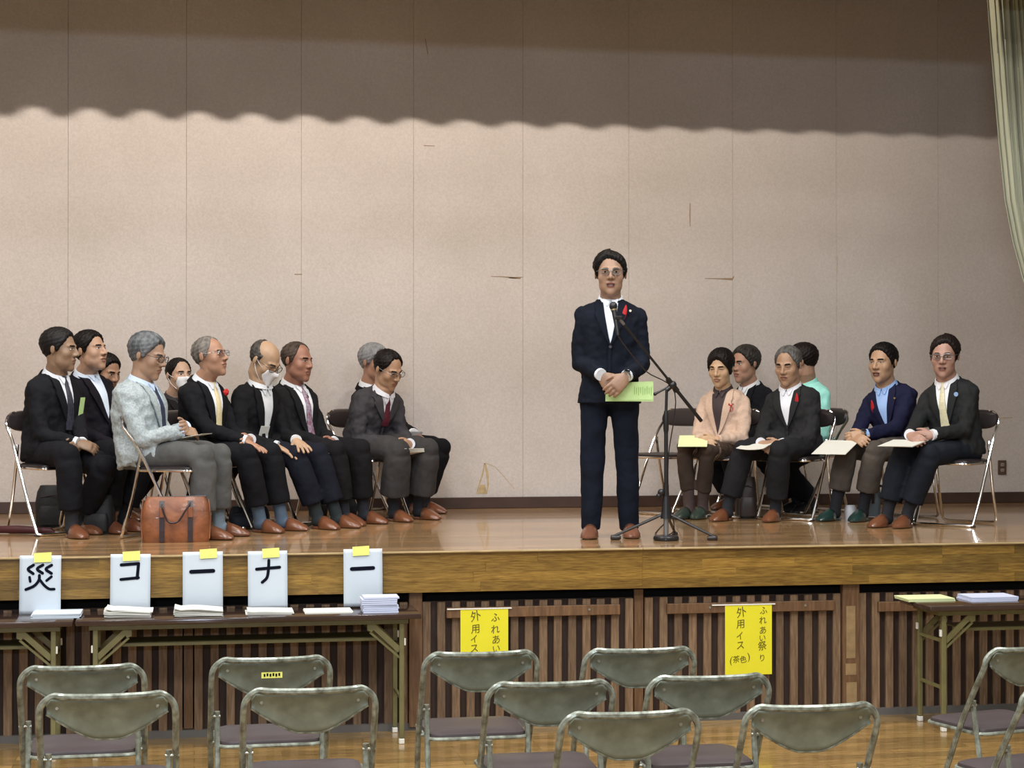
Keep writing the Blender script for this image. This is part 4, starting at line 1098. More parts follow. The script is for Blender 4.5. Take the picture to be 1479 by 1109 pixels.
        # slipper: sole and closed toe
        def outl(sc_, z, x0=0.0):
            pts = []
            for q in range(20):
                a = 2 * PI * q / 20; y = math.sin(a); x = math.cos(a); wdt = 0.046 * (1.0 + 0.12 * (x if x > 0 else 0.3 * x))
                pts.append(g - fdv * 0.008 + fdv * (x * 0.132 * sc_ + x0) + side * (y * wdt * sc_ * (1 - 0.18 * max(0, x) ** 3)) + UP * z - off)
            return pts
        sl = MB().rings([outl(0.94, 0.001), outl(1.0, 0.004), outl(1.0, 0.013), outl(0.95, 0.017)]).build('slipper', cloth(s.get('slip', (0.17, 0.062, 0.028)), 'slip'), root, smooth=True)
        rings_ = []
        for x, hh, ww in ((-0.006, 0.080, .052), (0.03, 0.068, .0535), (0.065, 0.054, .053), (0.095, 0.040, .047), (0.118, 0.026, .035), (0.134, 0.014, .018)):
            rings_.append([g - fdv * 0.008 + fdv * x + side * (ww * math.cos(q)) + UP * (0.006 + hh * max(0, math.sin(q)) ** 0.85) - off for q in [PI * k / 10 for k in range(11)]])
        vs = [p for r2 in rings_ for p in r2]; fs = [(q * 11 + k, q * 11 + k + 1, (q + 1) * 11 + k + 1, (q + 1) * 11 + k) for q in range(5) for k in range(10)] + [tuple(range(55, 66))]
        up = MB().add(vs, fs).build('toe_cover', cloth(s.get('slip', (0.17, 0.062, 0.028)), 'slip'), sl, smooth=True); sd = up.modifiers.new('s', 'SOLIDIFY'); sd.thickness = 0.004
    # --- hair
    hc, hc2 = s.get('hairc', ((0.010, 0.007, 0.006), None))
    link_mesh('hair', hair_mesh(hd, HM, off), cloth(hc, 'hair', hc2), root)
    # --- face details laid on the head
    def face(name, rows, nc, offset, thick, m, par=root, cx=0, bulge=0):
        org = HM @ (Vector((0, 0, 0))); vs, fs = patch(head_bvh, org, hr, hu, hf, [(wz(a) * hs, b_ * hs, c_ * hs) for a, b_, c_ in rows], nc, offset, thick, 0.2, bulge)
        o = MB().add([v - off for v in vs], fs).build(name, m, par); smooth_mesh(o.data, 60); return o
    eo = s.get('eyes', 0.6)
    for sg in (1, -1):
        c = 0.0315 * sg
        if eo > 0.05:
            e = face('eye', [(0.0015 + 0.0072 * eo * q, c - 0.0135 * math.sqrt(max(0, 1 - q * q)) - .001, c + 0.0135 * math.sqrt(max(0, 1 - q * q)) + .001) for q in (-0.95, -0.5, 0, 0.5, 0.95)], 4, 0.0012, 0.002, M['eye_w'])
            face('iris', [(0.0015 + 0.0062 * eo * q, c - 0.0058 * math.sqrt(max(0, 1 - (q * .8) ** 2)), c + 0.0058 * math.sqrt(max(0, 1 - (q * .8) ** 2))) for q in (-0.9, -0.4, 0.3, 0.95)], 3, 0.0018, 0.002, M['iris'], e)
        zl = 0.0015 + 0.0062 * eo
        face('eyelid', [(zl + 0.0022 - 0.0 * q, c - 0.0145, c + 0.0145) for q in (0,)] + [(zl - 0.0006, c - 0.0165, c + 0.0165)], 6, 0.0022, 0.002, M['lid'])
        bt_ = s.get('browt', 1.0)
        rows = [(0.0195 + 0.0018 * 1, c - 0.013, c + 0.013), (0.0195 + 0.0048 * bt_, c - 0.012 if sg > 0 else c - 0.016, c + 0.016 if sg > 0 else c + 0.012), (0.0168, c - 0.017, c + 0.017)]
        rows = [(0.0245 + .002 * bt_, c - .011, c + .011), (0.0212, c - 0.0175, c + 0.0175), (0.0172 - .001 * bt_, c - 0.016, c + 0.016)]
        face('eyebrow', rows, 6, 0.0022, 0.002, cloth(s.get('brow', (0.02, 0.015, 0.012)), 'hair'))
    mo = hd.get('mouth', 0)
    if not s.get('mask'):
        lp = face('lips', [(-0.0495, -.010, .010), (-0.053, -.020, .020), (-0.0565, -.0235, .0235)], 6, 0.0008, 0.002, M['lip'])
        face('lower_lip', [(-0.0625 - mo * 1.4, -.021, .021), (-0.0665 - mo * 1.4, -.017, .017), (-0.070 - mo * 1.4, -.009, .009)], 6, 0.0008, 0.002, M['lip'], lp)
        face('mouth', [(-0.0565, -.022, .022), (-0.0598 - mo * .6, -.023, .023), (-0.0625 - mo * 1.4, -.019, .019)], 6, 0.0006, 0.002, M['mouth_in'] if mo else M['lid'], lp)
        for sg in (1, -1): face('nostril', [(-0.0325, sg * .0085 - .004, sg * .0085 + .004), (-0.0355, sg * .0085 - .0035, sg * .0085 + .0035)], 2, 0.0008, 0.002, M['lid'])
    else:
        rows = []
        for i in range(9):
            q = i / 8; z = -0.014 - 0.092 * q; wdt = 0.045 + 0.020 * math.sin(PI * min(1, q * 1.1 + .12)) - 0.018 * q; rows.append((z, -wdt, wdt))
        mk = face('face_mask', rows, 12, 0.006, 0.003, M['mask'], bulge=0.012)
        for sg in (1, -1):
            for z in (-0.022, -0.082):
                a = HM @ (Vector((sg * 0.055, 0.060, wz(z))) * hs); e_ = HM @ (Vector((sg * 0.083, -0.004, -0.004 + (.014 if z > -.05 else -.018))) * hs); m_ = (a + e_) / 2 + hr * sg * 0.010
                MB().tube([p - off for p in smooth_path([a, m_, e_], 4)], 0.0015, 5).build('ear_loop', M['mask'], mk)
    if s.get('glasses'):
        gm = s['glasses']; gl = MB(); par = None; gy = 0.108; dz = s.get('gdrop', 0.0)
        rims = []
        for sg in (1, -1):
            pts = []
            for k in range(20):
                a = 2 * PI * k / 20; ca, sa = math.cos(a), math.sin(a)
                pts.append(Vector((sg * 0.034 + 0.026 * math.copysign(abs(ca) ** .7, ca), gy - 0.010 * abs(0.034 + sg * 0.026 * ca) / 0.06, 0.002 - dz + 0.0165 * math.copysign(abs(sa) ** .7, sa))))
            rims.append(pts)
        g0 = MB(); g0.tube([HM @ (p * hs) - off for p in rims[0]], 0.0021, 6, closed=True); g0.tube([HM @ (p * hs) - off for p in rims[1]], 0.0021, 6, closed=True)
        g0.tube([HM @ (Vector((x, gy - .001 + (0.003 if x == 0 else 0), 0.006 - dz)) * hs) - off for x in (-0.009, 0, 0.009)], 0.002, 6)
        go = g0.build('glasses', gm, root, smooth=True)
        for sg, pts in zip((1, -1), rims):
            MB().tube([HM @ (Vector(p) * hs) - off for p in ((sg * .060, gy - .011, 0.008 - dz), (sg * .074, gy - .035, 0.008 - dz * .7), (sg * .0835, 0.0, 0.010), (sg * .082, -0.022, 0.002))], 0.0018, 6).build('temple_arm', gm, go)
            q = [HM @ (p * hs) - off for p in pts]; MB().add([p + hf * .0005 for p in q] + [p - hf * .0005 for p in q], [tuple(range(20)), tuple(range(39, 19, -1))] + [(k, (k + 1) % 20, 20 + (k + 1) % 20, 20 + k) for k in range(20)]).build('lens', M['lens'], go)
    # --- badges
    for bd in s.get('badge', []):
        kind_, u, w_ = bd
        p = O + r_ * u + T_ * w_ + f_ * 0.35; hit = tb.ray_cast(p, -f_, 0.6)
        if hit[0] is None: continue
        q = hit[0] + f_ * (infl + 0.016) - off
        if kind_ == 'feather':
            mb = MB(); mb.rings([ell_ring(q + T_ * z - r_ * 0.006 * math.sin(z * 40), r_, f_, a, .0035, 10, 2) for z, a in ((-.050, .002), (-.035, .010), (-.012, .014), (.012, .011), (.030, .006), (.040, .002))]); mb.build('red_feather', M['red'], root, smooth=True)
        elif kind_ == 'rosette':
            mb = MB()
            for k in range(7):
                a = k * 2 * PI / 7; ball(mb, q + (r_ * math.cos(a) + T_ * math.sin(a)) * .014, .012, n=8, m=6)
            ball(mb, q + f_ * .006, .013); ro = link_mesh('red_rosette', fuse(mb, .003, 1), M['red'], root)
            MB().bar(q - T_ * .012 - r_ * .008, q - T_ * .20 + r_ * .01, 0.016, .002, f_).build('rosette_ribbon', cloth((0.8, 0.75, 0.6), 'shirt'), ro)
        elif kind_ == 'ribbon':
            mb = MB()
            for sg in (1, -1):
                mb.tube([q, q - T_ * .022 + r_ * sg * .013, q - T_ * .046 + r_ * sg * .004], [.003, .008, .004], 8, flat=.4)
                mb.tube([q, q + T_ * .014 + r_ * sg * .016, q + T_ * .002 + r_ * sg * .020, q], [.002, .006, .005, .002], 8, flat=.5)
            link_mesh('red_ribbon', fuse(mb, .0025, 0), M['red'], root)
        elif kind_ == 'pin': MB().cyl(q - f_ * .004, q + f_ * .002, .0075, 12).build('lapel_pin', M['gold'], root)
        elif kind_ == 'bluepin': MB().cyl(q - f_ * .004, q + f_ * .002, .015, 12).build('lapel_pin', mat('blue_pin', (.3, .45, .7), .4), root)
        elif kind_ == 'card':
            MB().prism([q + r_ * a + T_ * b_ for a, b_ in ((-.04, .03), (.04, .03), (.04, -.09), (-.04, -.09))], (0, 0, 0), f_ * .002).build('name_card', M['paper_warm'], root)
        elif kind_ == 'greencard':
            MB().prism([q + r_ * a + T_ * b_ for a, b_ in ((-.02, .08), (.02, .08), (.02, -.08), (-.02, -.08))], (0, 0, 0), f_ * .002).build('pocket_paper', M['paper_green'], root)
    # chair
    if not stand and s.get('chair', True):
        ch = copy_tree(stage_proto); p = H + F * (0.03 + s.get('chairdy', 0)); a = math.atan2(F.y, F.x) - PI / 2
        ch.location = (p.x - F.x * 0.0, p.y, STAGE); ch.rotation_euler = (0, 0, a); tag(ch, s['chairlabel'], 'chair', 'chrome pipe chairs on the stage')
    s['_'] = dict(H=H, F=F, R=R, W=Wp, root=root, kn=kn, feet=feet, Zh=Zh)
    return s

HEADS = {}
BLK = (0.013, 0.013, 0.017); NAVY = (0.011, 0.014, 0.028); CHAR = (0.030, 0.030, 0.034)
gr = M['grey_metal']; bm_ = M['black_metal']
white = (0.74, 0.76, 0.80)
P = []
def add(**k): P.append(k)
# ---- standing speaker
add(id='speaker', label='man in a dark navy suit standing at the microphone with a green booklet', th=92, stand=True, hipx=880, feetR=(852, 777), feetL=(911, 776),
    headpx=(882, 395), thh=93, pitch=-2, hs=1.062, lean=0.04, neckw=.93, head=dict(jaw=1.02, w=1.04, vol=1.3, age=1, mouth=0.004, hair='full', part=1), eyes=0.55, glasses=gr,
    jacket=(0.010, 0.014, 0.026), trousers=(0.012, 0.017, 0.033), shirt=(0.78, 0.82, 0.88), vdepth=0.27, vwide=0.85, shoulder=0.172, wide=1.0, fit=1.02,
    handR=(868, 541, 0.20, 0.06), handL=(905, 543, 0.235, -0.05), handmode='over', watch=True, hand=1.12, badge=[('feather', -0.085, -0.075), ('pin', -0.118, -0.07)],
    skin=(0.36, 0.215, 0.14), hunch=0.0, slip=(0.19, 0.075, 0.042), tfit=1.0, elb=-0.15)
# ---- left group
add(id='L1', label='man in a black suit at far left, seen in profile, green paper at his chest', th=48, hipx=72, feetR=(111, 777), feetL=(128, 771),
    headpx=(87, 504), thh=8, pitch=2, hs=1.058, head=dict(jaw=1.1, age=1, hair='full'), hairc=((0.018, 0.016, 0.016), (0.007, 0.006, 0.006)),
    jacket=BLK, trousers=BLK, shirt=white, tie=((0.02, 0.02, 0.03), (0.05, 0.05, 0.07)), handR=(112, 640, 0.30, 0.04), handL=(118, 640, 0.30, -0.03), hunch=0.05, twist=-24,
    skin=(0.27, 0.165, 0.10), badge=[('greencard', -0.09, -0.20)], wide=1.12, deep=1.1, chairlabel='chrome pipe chair under the man at far left, its back rest sticking out behind him', sock=BLK)
add(id='L2', label='second man from the left, black suit, open white shirt, chin raised', th=40, hipx=146, Z=11.75, feetR=(164, 770), feetL=(190, 767),
    headpx=(131, 506), thh=25, pitch=-8, hs=1.058, head=dict(jaw=1.15, hair='full'), jacket=(0.014, 0.011, 0.018), trousers=BLK, shirt=(0.68, 0.76, 0.88), vdepth=.34, vwide=.9, twist=-8,
    handR=(168, 645, 0.33, 0.05), handL=(178, 645, 0.36, 0.0), handmode='flat', skin=(0.44, 0.26, 0.17), chairlabel='chrome pipe chair under the second man from the left', slip=(0.17, 0.06, 0.03))
add(id='L3', label='man in the back row almost hidden behind the second man, dark hair above his shoulder', th=40, hipx=158, feetR=(168, 756), feetL=(186, 752),
    headpx=(154, 537), thh=35, pitch=15, hs=1.021, head=dict(hair='full'), jacket=BLK, trousers=BLK, shirt=white, handR=(185, 645, 0.3, 0.05), handL=(192, 645, 0.3, -0.02), skin=(0.36, 0.2, 0.12),
    chairlabel='chrome pipe chair of the almost hidden man in the back row at left')
add(id='L4', label='man in a pale grey tweed jacket with grey hair and glasses beside the brown bag', th=14, hipx=207, feetR=(310, 779), feetL=(333, 774), back=0.3,
    headpx=(214, 513), thh=17, pitch=13, hs=1.087, head=dict(jaw=1.0, age=2, hair='full', vol=1.15), hairc=((0.22, 0.23, 0.24), (0.05, 0.055, 0.06)), brow=(0.1, 0.1, 0.1), glasses=bm_, gdrop=0.004,
    jacket=(0.40, 0.45, 0.46), jkind='tweed', jc2=(0.25, 0.29, 0.30), trousers=(0.15, 0.15, 0.145), tkind='suit', shirt=(0.55, 0.66, 0.82), tie=((0.03, 0.04, 0.08), (0.015, 0.02, 0.04)),
    handR=(264, 622, 0.34, 0.06), handL=(268, 616, 0.34, -0.03), sock=(0.16, 0.21, 0.25), hunch=0.07, chairdy=.13, wide=1.08, fit=1.05, deep=1.15, lapel=.06, folds=1.2, skin=(0.36, 0.22, 0.145),
    chairlabel='chrome pipe chair under the man in the pale grey jacket, left of the brown bag', badge=[])
add(id='L5', label='woman in black with hair tied back and a white face mask, in the back row', th=45, hipx=268, feetR=(290, 755), feetL=(310, 752),
    headpx=(259, 542), thh=52, pitch=-4, hs=1.0, head=dict(jaw=.9, hair='high', vol=.7), mask=True, eyes=.6, jacket=(0.014, 0.012, 0.013), trousers=BLK, shirt=(0.03, 0.025, 0.03), shoulder=.155, wide=.88,
    handR=(290, 650, 0.3, 0.05), handL=(296, 650, 0.3, -0.02), skin=(0.52, 0.33, 0.23), chairlabel='chrome pipe chair of the masked woman in the back row', cuffs=False)
add(id='L6', label='old man with thin grey hair and glasses, cream tie and a red rosette', th=32, hipx=290, feetR=(388, 769), feetL=(421, 766),
    headpx=(304, 514), thh=22, pitch=-9, hs=1.058, head=dict(jaw=.95, age=2, hair='reced'), hairc=((0.32, 0.29, 0.26), (0.08, 0.07, 0.06)), brow=(0.1, 0.08, 0.07), glasses=gr,
    jacket=(0.012, 0.012, 0.015), trousers=(0.011, 0.011, 0.014), shirt=white, tie=((0.72, 0.62, 0.38), (0.62, 0.52, 0.3)), vdepth=.36, vwide=1.1, handR=(355, 637, 0.38, 0.05), handL=(362, 635, 0.36, -0.05),
    handmode=('flat', 'clasp'), sock=(0.075, 0.11, 0.16), badge=[('rosette', -0.095, -0.06)], skin=(0.40, 0.215, 0.135), chairlabel='chrome pipe chair under the old man with the red rosette', deep=1.05)
add(id='L7', label='bald man in black looking down, wearing glasses and a white face mask', th=38, hipx=362, feetR=(470, 764), feetL=(499, 762),
    headpx=(383, 521), thh=30, pitch=32, hs=1.077, lean=.12, head=dict(age=1, hair='bald'), hairc=((0.03, 0.025, 0.022), (0.10, 0.09, 0.08)), brow=(0.12, 0.09, 0.07), mask=True, eyes=.1, glasses=bm_, gdrop=.006,
    jacket=(0.012, 0.012, 0.014), trousers=(0.013, 0.014, 0.025), shirt=(0.66, 0.68, 0.70), vdepth=.36, handR=(401, 645, 0.36, 0.08), handL=(428, 636, 0.40, -0.05), handmode='flat', hand=1.12,
    skin=(0.43, 0.275, 0.17), hunch=0.06, badge=[('card', 0.03, -0.26)], sock=(0.012, 0.018, 0.02), chairlabel='chrome pipe chair under the bald man with the mask')
add(id='L8', label='sturdy man with slicked dark hair, white shirt and a long patterned tie', th=38, hipx=426, feetR=(508, 759), feetL=(538, 756),
    headpx=(430, 521), thh=32, pitch=3, hs=1.068, head=dict(jaw=1.18, w=1.03, age=1, hair='reced', vol=.9), hairc=((0.04, 0.028, 0.022), (0.09, 0.065, 0.05)), jacket=(0.017, 0.017, 0.019), trousers=(0.014, 0.013, 0.015), shirt=white,
    tie=((0.35, 0.33, 0.42), (0.20, 0.04, 0.07)), vdepth=.38, vwide=1.2, handR=(474, 643, 0.32, 0.05), handL=(482, 638, 0.34, -0.03), skin=(0.33, 0.155, 0.10), wide=1.1, deep=1.2, hunch=.05,
    chairlabel='chrome pipe chair under the man with the patterned tie', eyes=.4)
add(id='L9', label='grey-haired man mostly hidden behind the leaning man, white paper in his hand', th=38, hipx=556, feetR=(600, 742), feetL=(624, 741), back=.30,
    headpx=(541, 523), thh=35, pitch=5, hs=1.1, head=dict(age=1, hair='full'), hairc=((0.42, 0.42, 0.43), (0.16, 0.16, 0.17)), brow=(.3, .3, .3), jacket=(0.010, 0.010, 0.012), trousers=(0.010, 0.010, 0.013), shirt=white,
    handR=(590, 632, 0.32, 0.05), handL=(598, 626, 0.36, -0.05), handmode='flat', skin=(0.38, 0.2, 0.13), lean=.14, chairlabel='chrome pipe chair of the grey-haired man behind the leaning man', slip=(0.19, 0.065, 0.03))
add(id='L10', label='man in a charcoal suit leaning forward over a folded booklet, last of the left group', th=45, hipx=528, feetR=(578, 753), feetL=(616, 750), back=.30,
    headpx=(561, 533), thh=42, pitch=24, roll=-4, hs=1.058, lean=.2, head=dict(jaw=1.1, age=1, hair='high'), hairc=((0.014, 0.008, 0.007), None), jacket=(0.078, 0.072, 0.080), trousers=(0.075, 0.070, 0.070), shirt=(0.7, 0.7, 0.75), glasses=gr,
    tie=((0.13, 0.012, 0.03), (0.05, 0.01, 0.02)), vdepth=.16, handR=(566, 640, 0.36, 0.05), handL=(592, 641, 0.42, -0.06), hunch=0.11, skin=(0.42, 0.245, 0.15), eyes=.2, folds=1.5, deep=1.1, tfit=1.12, hemw=1.25, hem=.19,
    chairlabel='chrome pipe chair under the leaning man in charcoal', wide=1.05, lapel=.07)
# ---- right group
add(id='R1', label='woman in a pale pink jacket over a dark top, pale green paper on her lap', th=118, hipx=1048, feetR=(988, 749), feetL=(1010, 749),
    headpx=(1041, 531), thh=116, pitch=10, hs=1.05, head=dict(w=.96, jaw=.85, len=.95, hair='bob'), hairc=((0.016, 0.010, 0.009), None), eyes=.15, jacket=(0.60, 0.43, 0.33), jkind='tweed', jc2=(0.52, 0.37, 0.28), trousers=(0.085, 0.06, 0.047),
    shirt=(0.035, 0.02, 0.022), inner='turtleneck', vdepth=.30, vwide=1.0, shoulder=.152, wide=.9, handR=(1013, 635, 0.36, 0.04), handL=(1034, 635, 0.34, -0.04), hand=.9, skin=(0.56, 0.36, 0.215), cuffs=False, hem=.20,
    skirt_c=(0.12, 0.075, 0.05), slip=(0.03, 0.045, 0.035), sock=(0.07, 0.045, 0.04), tfit=.70, badge=[('ribbon', -0.10, -0.10)], chairlabel='chrome pipe chair under the woman in the pale pink jacket', neckw=.85)
add(id='R2', label='man in a black suit in the back row between the woman and the grey-haired man', th=140, hipx=1092, feetR=(1045, 736), feetL=(1062, 738), back=.34,
    headpx=(1076, 525), thh=143, pitch=4, hs=1.1, head=dict(jaw=1.1, hair='full', vol=1.1), hairc=((0.022, 0.018, 0.016), (0.05, 0.045, 0.04)), jacket=(0.012, 0.013, 0.018), trousers=BLK, shirt=white, handR=(1050, 650, 0.3, 0.05), handL=(1056, 650, 0.3, -0.02), skin=(0.45, 0.25, 0.17),
    chairlabel='chrome pipe chair of the man in the back row behind the woman')
add(id='R3', label='grey-haired man in a dark jacket and open white shirt with a dark red feather badge', th=122, hipx=1152, feetR=(1042, 752), feetL=(1115, 753), back=.36,
    headpx=(1138, 527), thh=120, pitch=12, hs=1.058, head=dict(age=2, jaw=1.0, hair='high'), hairc=((0.20, 0.19, 0.185), (0.06, 0.055, 0.05)), brow=(0.02, .015, .012), browt=1.5, eyes=.12, jacket=(0.036, 0.036, 0.038), trousers=(0.026, 0.026, 0.03), shirt=(0.75, 0.76, 0.82),
    vdepth=.25, handR=(1099, 640, 0.32, 0.04), handL=(1128, 641, 0.30, -0.05), skin=(0.42, 0.25, 0.155), badge=[('feather', -0.085, -0.07)], wide=1.1, chairlabel='chrome pipe chair under the grey-haired man of the right group', folds=1.3)
add(id='R4', label='person in a mint green shirt hidden behind the grey-haired man, head turned away', th=150, hipx=1172, feetR=(1143, 740), feetL=(1162, 741), back=.30,
    headpx=(1158, 522), thh=200, pitch=12, hs=1.05, head=dict(hair='full', vol=1.1), hairc=((0.018, 0.010, 0.009), None), top='shirt', jacket=(0.36, 0.82, 0.72), jkind='shirt', trousers=BLK, cuffs=False, handR=(1140, 650, 0.3, 0.05), handL=(1146, 650, 0.3, -0.02),
    skin=(0.40, 0.23, 0.15), slip=(0.02, .02, .02), chairlabel='chrome pipe chair of the person in the mint green shirt', )
add(id='R5', label='man in a navy blazer with light blue shirt and taupe trousers, mouth slightly open', th=128, hipx=1302, feetR=(1197, 752), feetL=(1240, 753), back=.36,
    headpx=(1275, 523), thh=130, pitch=2, hs=1.1, head=dict(jaw=.98, mouth=.004, hair='full', vol=.85), hairc=((0.010, 0.008, 0.008), None), jacket=(0.018, 0.019, 0.060), trousers=(0.13, 0.108, 0.09), shirt=(0.32, 0.48, 0.80), vdepth=.27,
    handR=(1234, 630, 0.36, 0.04), handL=(1249, 628, 0.34, -0.03), eyes=.35, slip=(0.015, 0.04, 0.035), sock=(0.008, 0.008, 0.012), skin=(0.46, 0.275, 0.165), badge=[('feather', 0.075, -0.10), ('pin', -0.10, -.08)], watch=True, chairlabel='chrome pipe chair under the man in the navy blazer', hem=.21)
add(id='R6', label='man with glasses and a cream tie in a charcoal suit, at far right', th=128, hipx=1384, feetR=(1272, 761), feetL=(1304, 762), back=.38,
    headpx=(1364, 514), thh=112, pitch=4, hs=1.096, head=dict(jaw=.98, mouth=.002, hair='full', vol=1.1, part=-1), hairc=((0.022, 0.012, 0.010), None), glasses=gr, jacket=(0.032, 0.033, 0.034), trousers=(0.018, 0.022, 0.032), shirt=(0.78, 0.78, 0.80),
    tie=((0.66, 0.62, 0.42), (0.55, 0.5, 0.32)), vdepth=.30, handR=(1314, 628, 0.36, 0.04), handL=(1346, 628, 0.32, -0.04), skin=(0.42, 0.235, 0.175), badge=[('bluepin', -0.10, -0.085)], wide=1.08, chairlabel='chrome pipe chair under the man with the cream tie at far right', sock=(0.008, 0.008, 0.012))
import time as _t
_only = None
byid = {}
for s in P:
    t0 = _t.time(); byid[s['id']] = person(s); print('person', s['id'], round(_t.time() - t0, 2))
bpy.data.scenes.remove(TMP)

# ---- empty chair behind the microphone stand: the prototype itself
p = on_z(966, 741, STAGE); F_ = th_dir(136); stage_proto.location = (p.x, p.y, STAGE); stage_proto.rotation_euler = (0, 0, math.atan2(F_.y, F_.x) - PI / 2)
tag(stage_proto, 'empty chrome pipe chair behind the microphone stand', 'chair', 'chrome pipe chairs on the stage')
# ------------------------------------------------------------------ papers and booklets in the hands and on the laps
def sheet(name, cpt, ax, ay, sx_, sy_, m, lab, n=2, cat='papers', th=0.0012, curl=0.0, group='papers held on the stage'):
    """thin stack of leaves centred at cpt with in-plane axes ax, ay"""
    ax = ax.normalized(); nz = ax.cross(ay).normalized(); ay = nz.cross(ax)
    t = empty(name, cpt, label=lab, cat=cat, group=group)
    for k in range(n):
        a = 0.02 * k
        def f(u, v): 
            x = (u - .5) * sx_ ; y = (v - .5) * sy_ + 0.003 * k
            return (ax * (x * math.cos(a)) + ay * (y + x * math.sin(a)) + nz * (th * 1.4 * k + curl * ((u - .5) ** 2) * 4 * .5))
        top = [f(i / 6, j / 4) for j in range(5) for i in range(7)]; vs = [p + nz * th for p in top] + top; B = 35; fs = []
        for j in range(4):
            for i in range(6): q = j * 7 + i; fs += [(q, q + 1, q + 8, q + 7), (B + q, B + q + 7, B + q + 8, B + q + 1)]
        for i in range(6): fs += [(i, B + i, B + i + 1, i + 1), (28 + i, 28 + i + 1, B + 28 + i + 1, B + 28 + i)]
        for j in range(4): q = j * 7; fs += [(q, q + 7, B + q + 7, B + q), (q + 6, B + q + 6, B + q + 13, q + 13)]
        MB().add(vs, fs).build('leaf', m, t, smooth=False)
    return t
def dep(pid, fwd, lat): s = byid[pid]['_']; return byid[pid]['_']['Zh'] + (s['F'] * fwd + s['R'] * lat).dot(FC)
def lap(pid, px, py, fwd, lat, w_, d_, m, lab, tilt=6, n=2, rot=0, curl=0.0, th=0.0012):
    q = byid[pid]['_']; c = at_depth(px, py, dep(pid, fwd, lat)); a = math.radians(rot)
    ax = q['R'] * math.cos(a) + q['F'] * math.sin(a); ay = (q['F'] * math.cos(a) - q['R'] * math.sin(a)) * math.cos(math.radians(tilt)) + UP * math.sin(math.radians(tilt))
    return sheet('booklet', c, ax, ay, w_, d_, m, lab, n, curl=curl, th=th)
sp_ = byid['speaker']['_']
c = at_depth(909, 566.5, dep('speaker', 0.185, -0.08))
bk = sheet('booklet', c, RC, UP + FC * 0.05 + RC * .03, 0.285, 0.108, M['paper_green'], 'light green folded booklet held out sideways by the standing speaker', 3)
g = MB(); g.add([], [])
for k in range(9):
    g.box((0.03 + 0.0125 * k, 0, 0.012 - 0.003 * (k % 3)), (0.003, 0.0012, 0.05 - 0.012 * (k % 2)))
o = g.build('booklet_print', mat('green_print', (0.25, 0.42, 0.12), .7), bk, kind='stuff'); o.rotation_euler = (0, 0, -YAW); o.location = FC * -0.0062
lap('R1', 1001, 637, 0.43, 0.06, 0.20, 0.26, M['paper_lime'], 'pale yellow-green paper on the lap of the woman in pink', -16, 2, 20)
lap('R3', 1092, 645, 0.42, 0.06, 0.20, 0.20, M['paper_warm'], 'white papers under the hands of the grey-haired man in the right group', -12, 3, 0, .02)
lap('R5', 1207, 646, 0.50, 0.06, 0.24, 0.30, M['paper_warm'], 'large white paper lying over the knees of the man in the navy blazer', -17, 2, 8)
lap('R6', 1305, 640.5, 0.46, 0.03, 0.24, 0.24, M['paper_warm'], 'white and green booklet on the knees of the man with the cream tie', -9, 4, 0)
lap('L2', 186, 652, 0.42, -0.02, 0.21, 0.26, M['paper_warm'], 'cream paper on the lap of the second man from the left', -8, 2)
lap('L8', 456, 651, 0.42, 0.06, 0.21, 0.24, M['paper_warm'], 'cream booklet held flat between the bald man and the man with the patterned tie', -8, 3)
lap('L10', 590, 655, 0.44, -0.02, 0.24, 0.10, M['paper_warm'], 'thick folded cream booklet in the hands of the leaning man', 12, 6, 8, th=.003)
lap('L9', 592, 640, 0.40, -0.02, 0.16, 0.20, M['paper'], 'white paper held upright by the grey-haired man behind the leaning man', 55, 2)
lap('L4', 276, 631, 0.40, 0.0, 0.15, 0.21, M['paper_warm'], 'white folded paper in the clasped hands of the man in the tweed jacket', 10, 2)
# white fan-like card next to the bald man's mask
q = byid['L7']['_']; cz = dep('L7', .14, -.14)
t = empty('paper_fan', at_depth(400, 544, cz), label='cream paper fan between the bald man and the man beside him', cat='fan')
pts = [RC * ((x - 400) / FPX * cz) + UP * ((544 - y) / FPX * cz) for x, y in ((392, 539), (400, 531), (405, 536), (406, 545), (402, 554), (396, 558), (390, 549))]
MB().prism(pts, -FC * .0015, FC * .0015).build('fan_leaf', M['paper_warm'], t)
MB().bar(RC * ((394 - 400) / FPX * cz) + UP * ((544 - 556) / FPX * cz), RC * ((388 - 400) / FPX * cz) + UP * ((544 - 590) / FPX * cz), .012, .003, FC).build('handle', M['paper_warm'], t)

# ------------------------------------------------------------------ microphone and stand
base = on_z(962, 780, STAGE); Zm = (base - CAM).dot(FC)
def mp(px, py, dz=0.0): return at_depth(px, py, Zm + dz) - base
ms = empty('microphone_stand', base, label='black boom microphone stand with tripod legs and a round base plate before the speaker', cat='microphone stand')
foot = mp(962, 779)
MB().rings([ell_ring(Vector((0, 0, z)), Vector((1, 0, 0)), Vector((0, 1, 0)), r, r, 28, 2) for z, r in ((0.001, .068), (0.004, .077), (0.018, .077), (0.026, .070), (0.032, .03))]).build('base_plate', M['black_metal'], ms, smooth=True)
MB().tube([(0, 0, 0.02), (0, 0, 0.235)], 0.0155, 12).build('lower_tube', M['grey_metal'], ms, smooth=True)
hub = MB().tube([(0, 0, 0.13), (0, 0, 0.16), (0, 0, 0.22), (0, 0, 0.26)], [.035, .030, .024, .018], 12).build('leg_hub', M['black_metal'], ms, smooth=True)
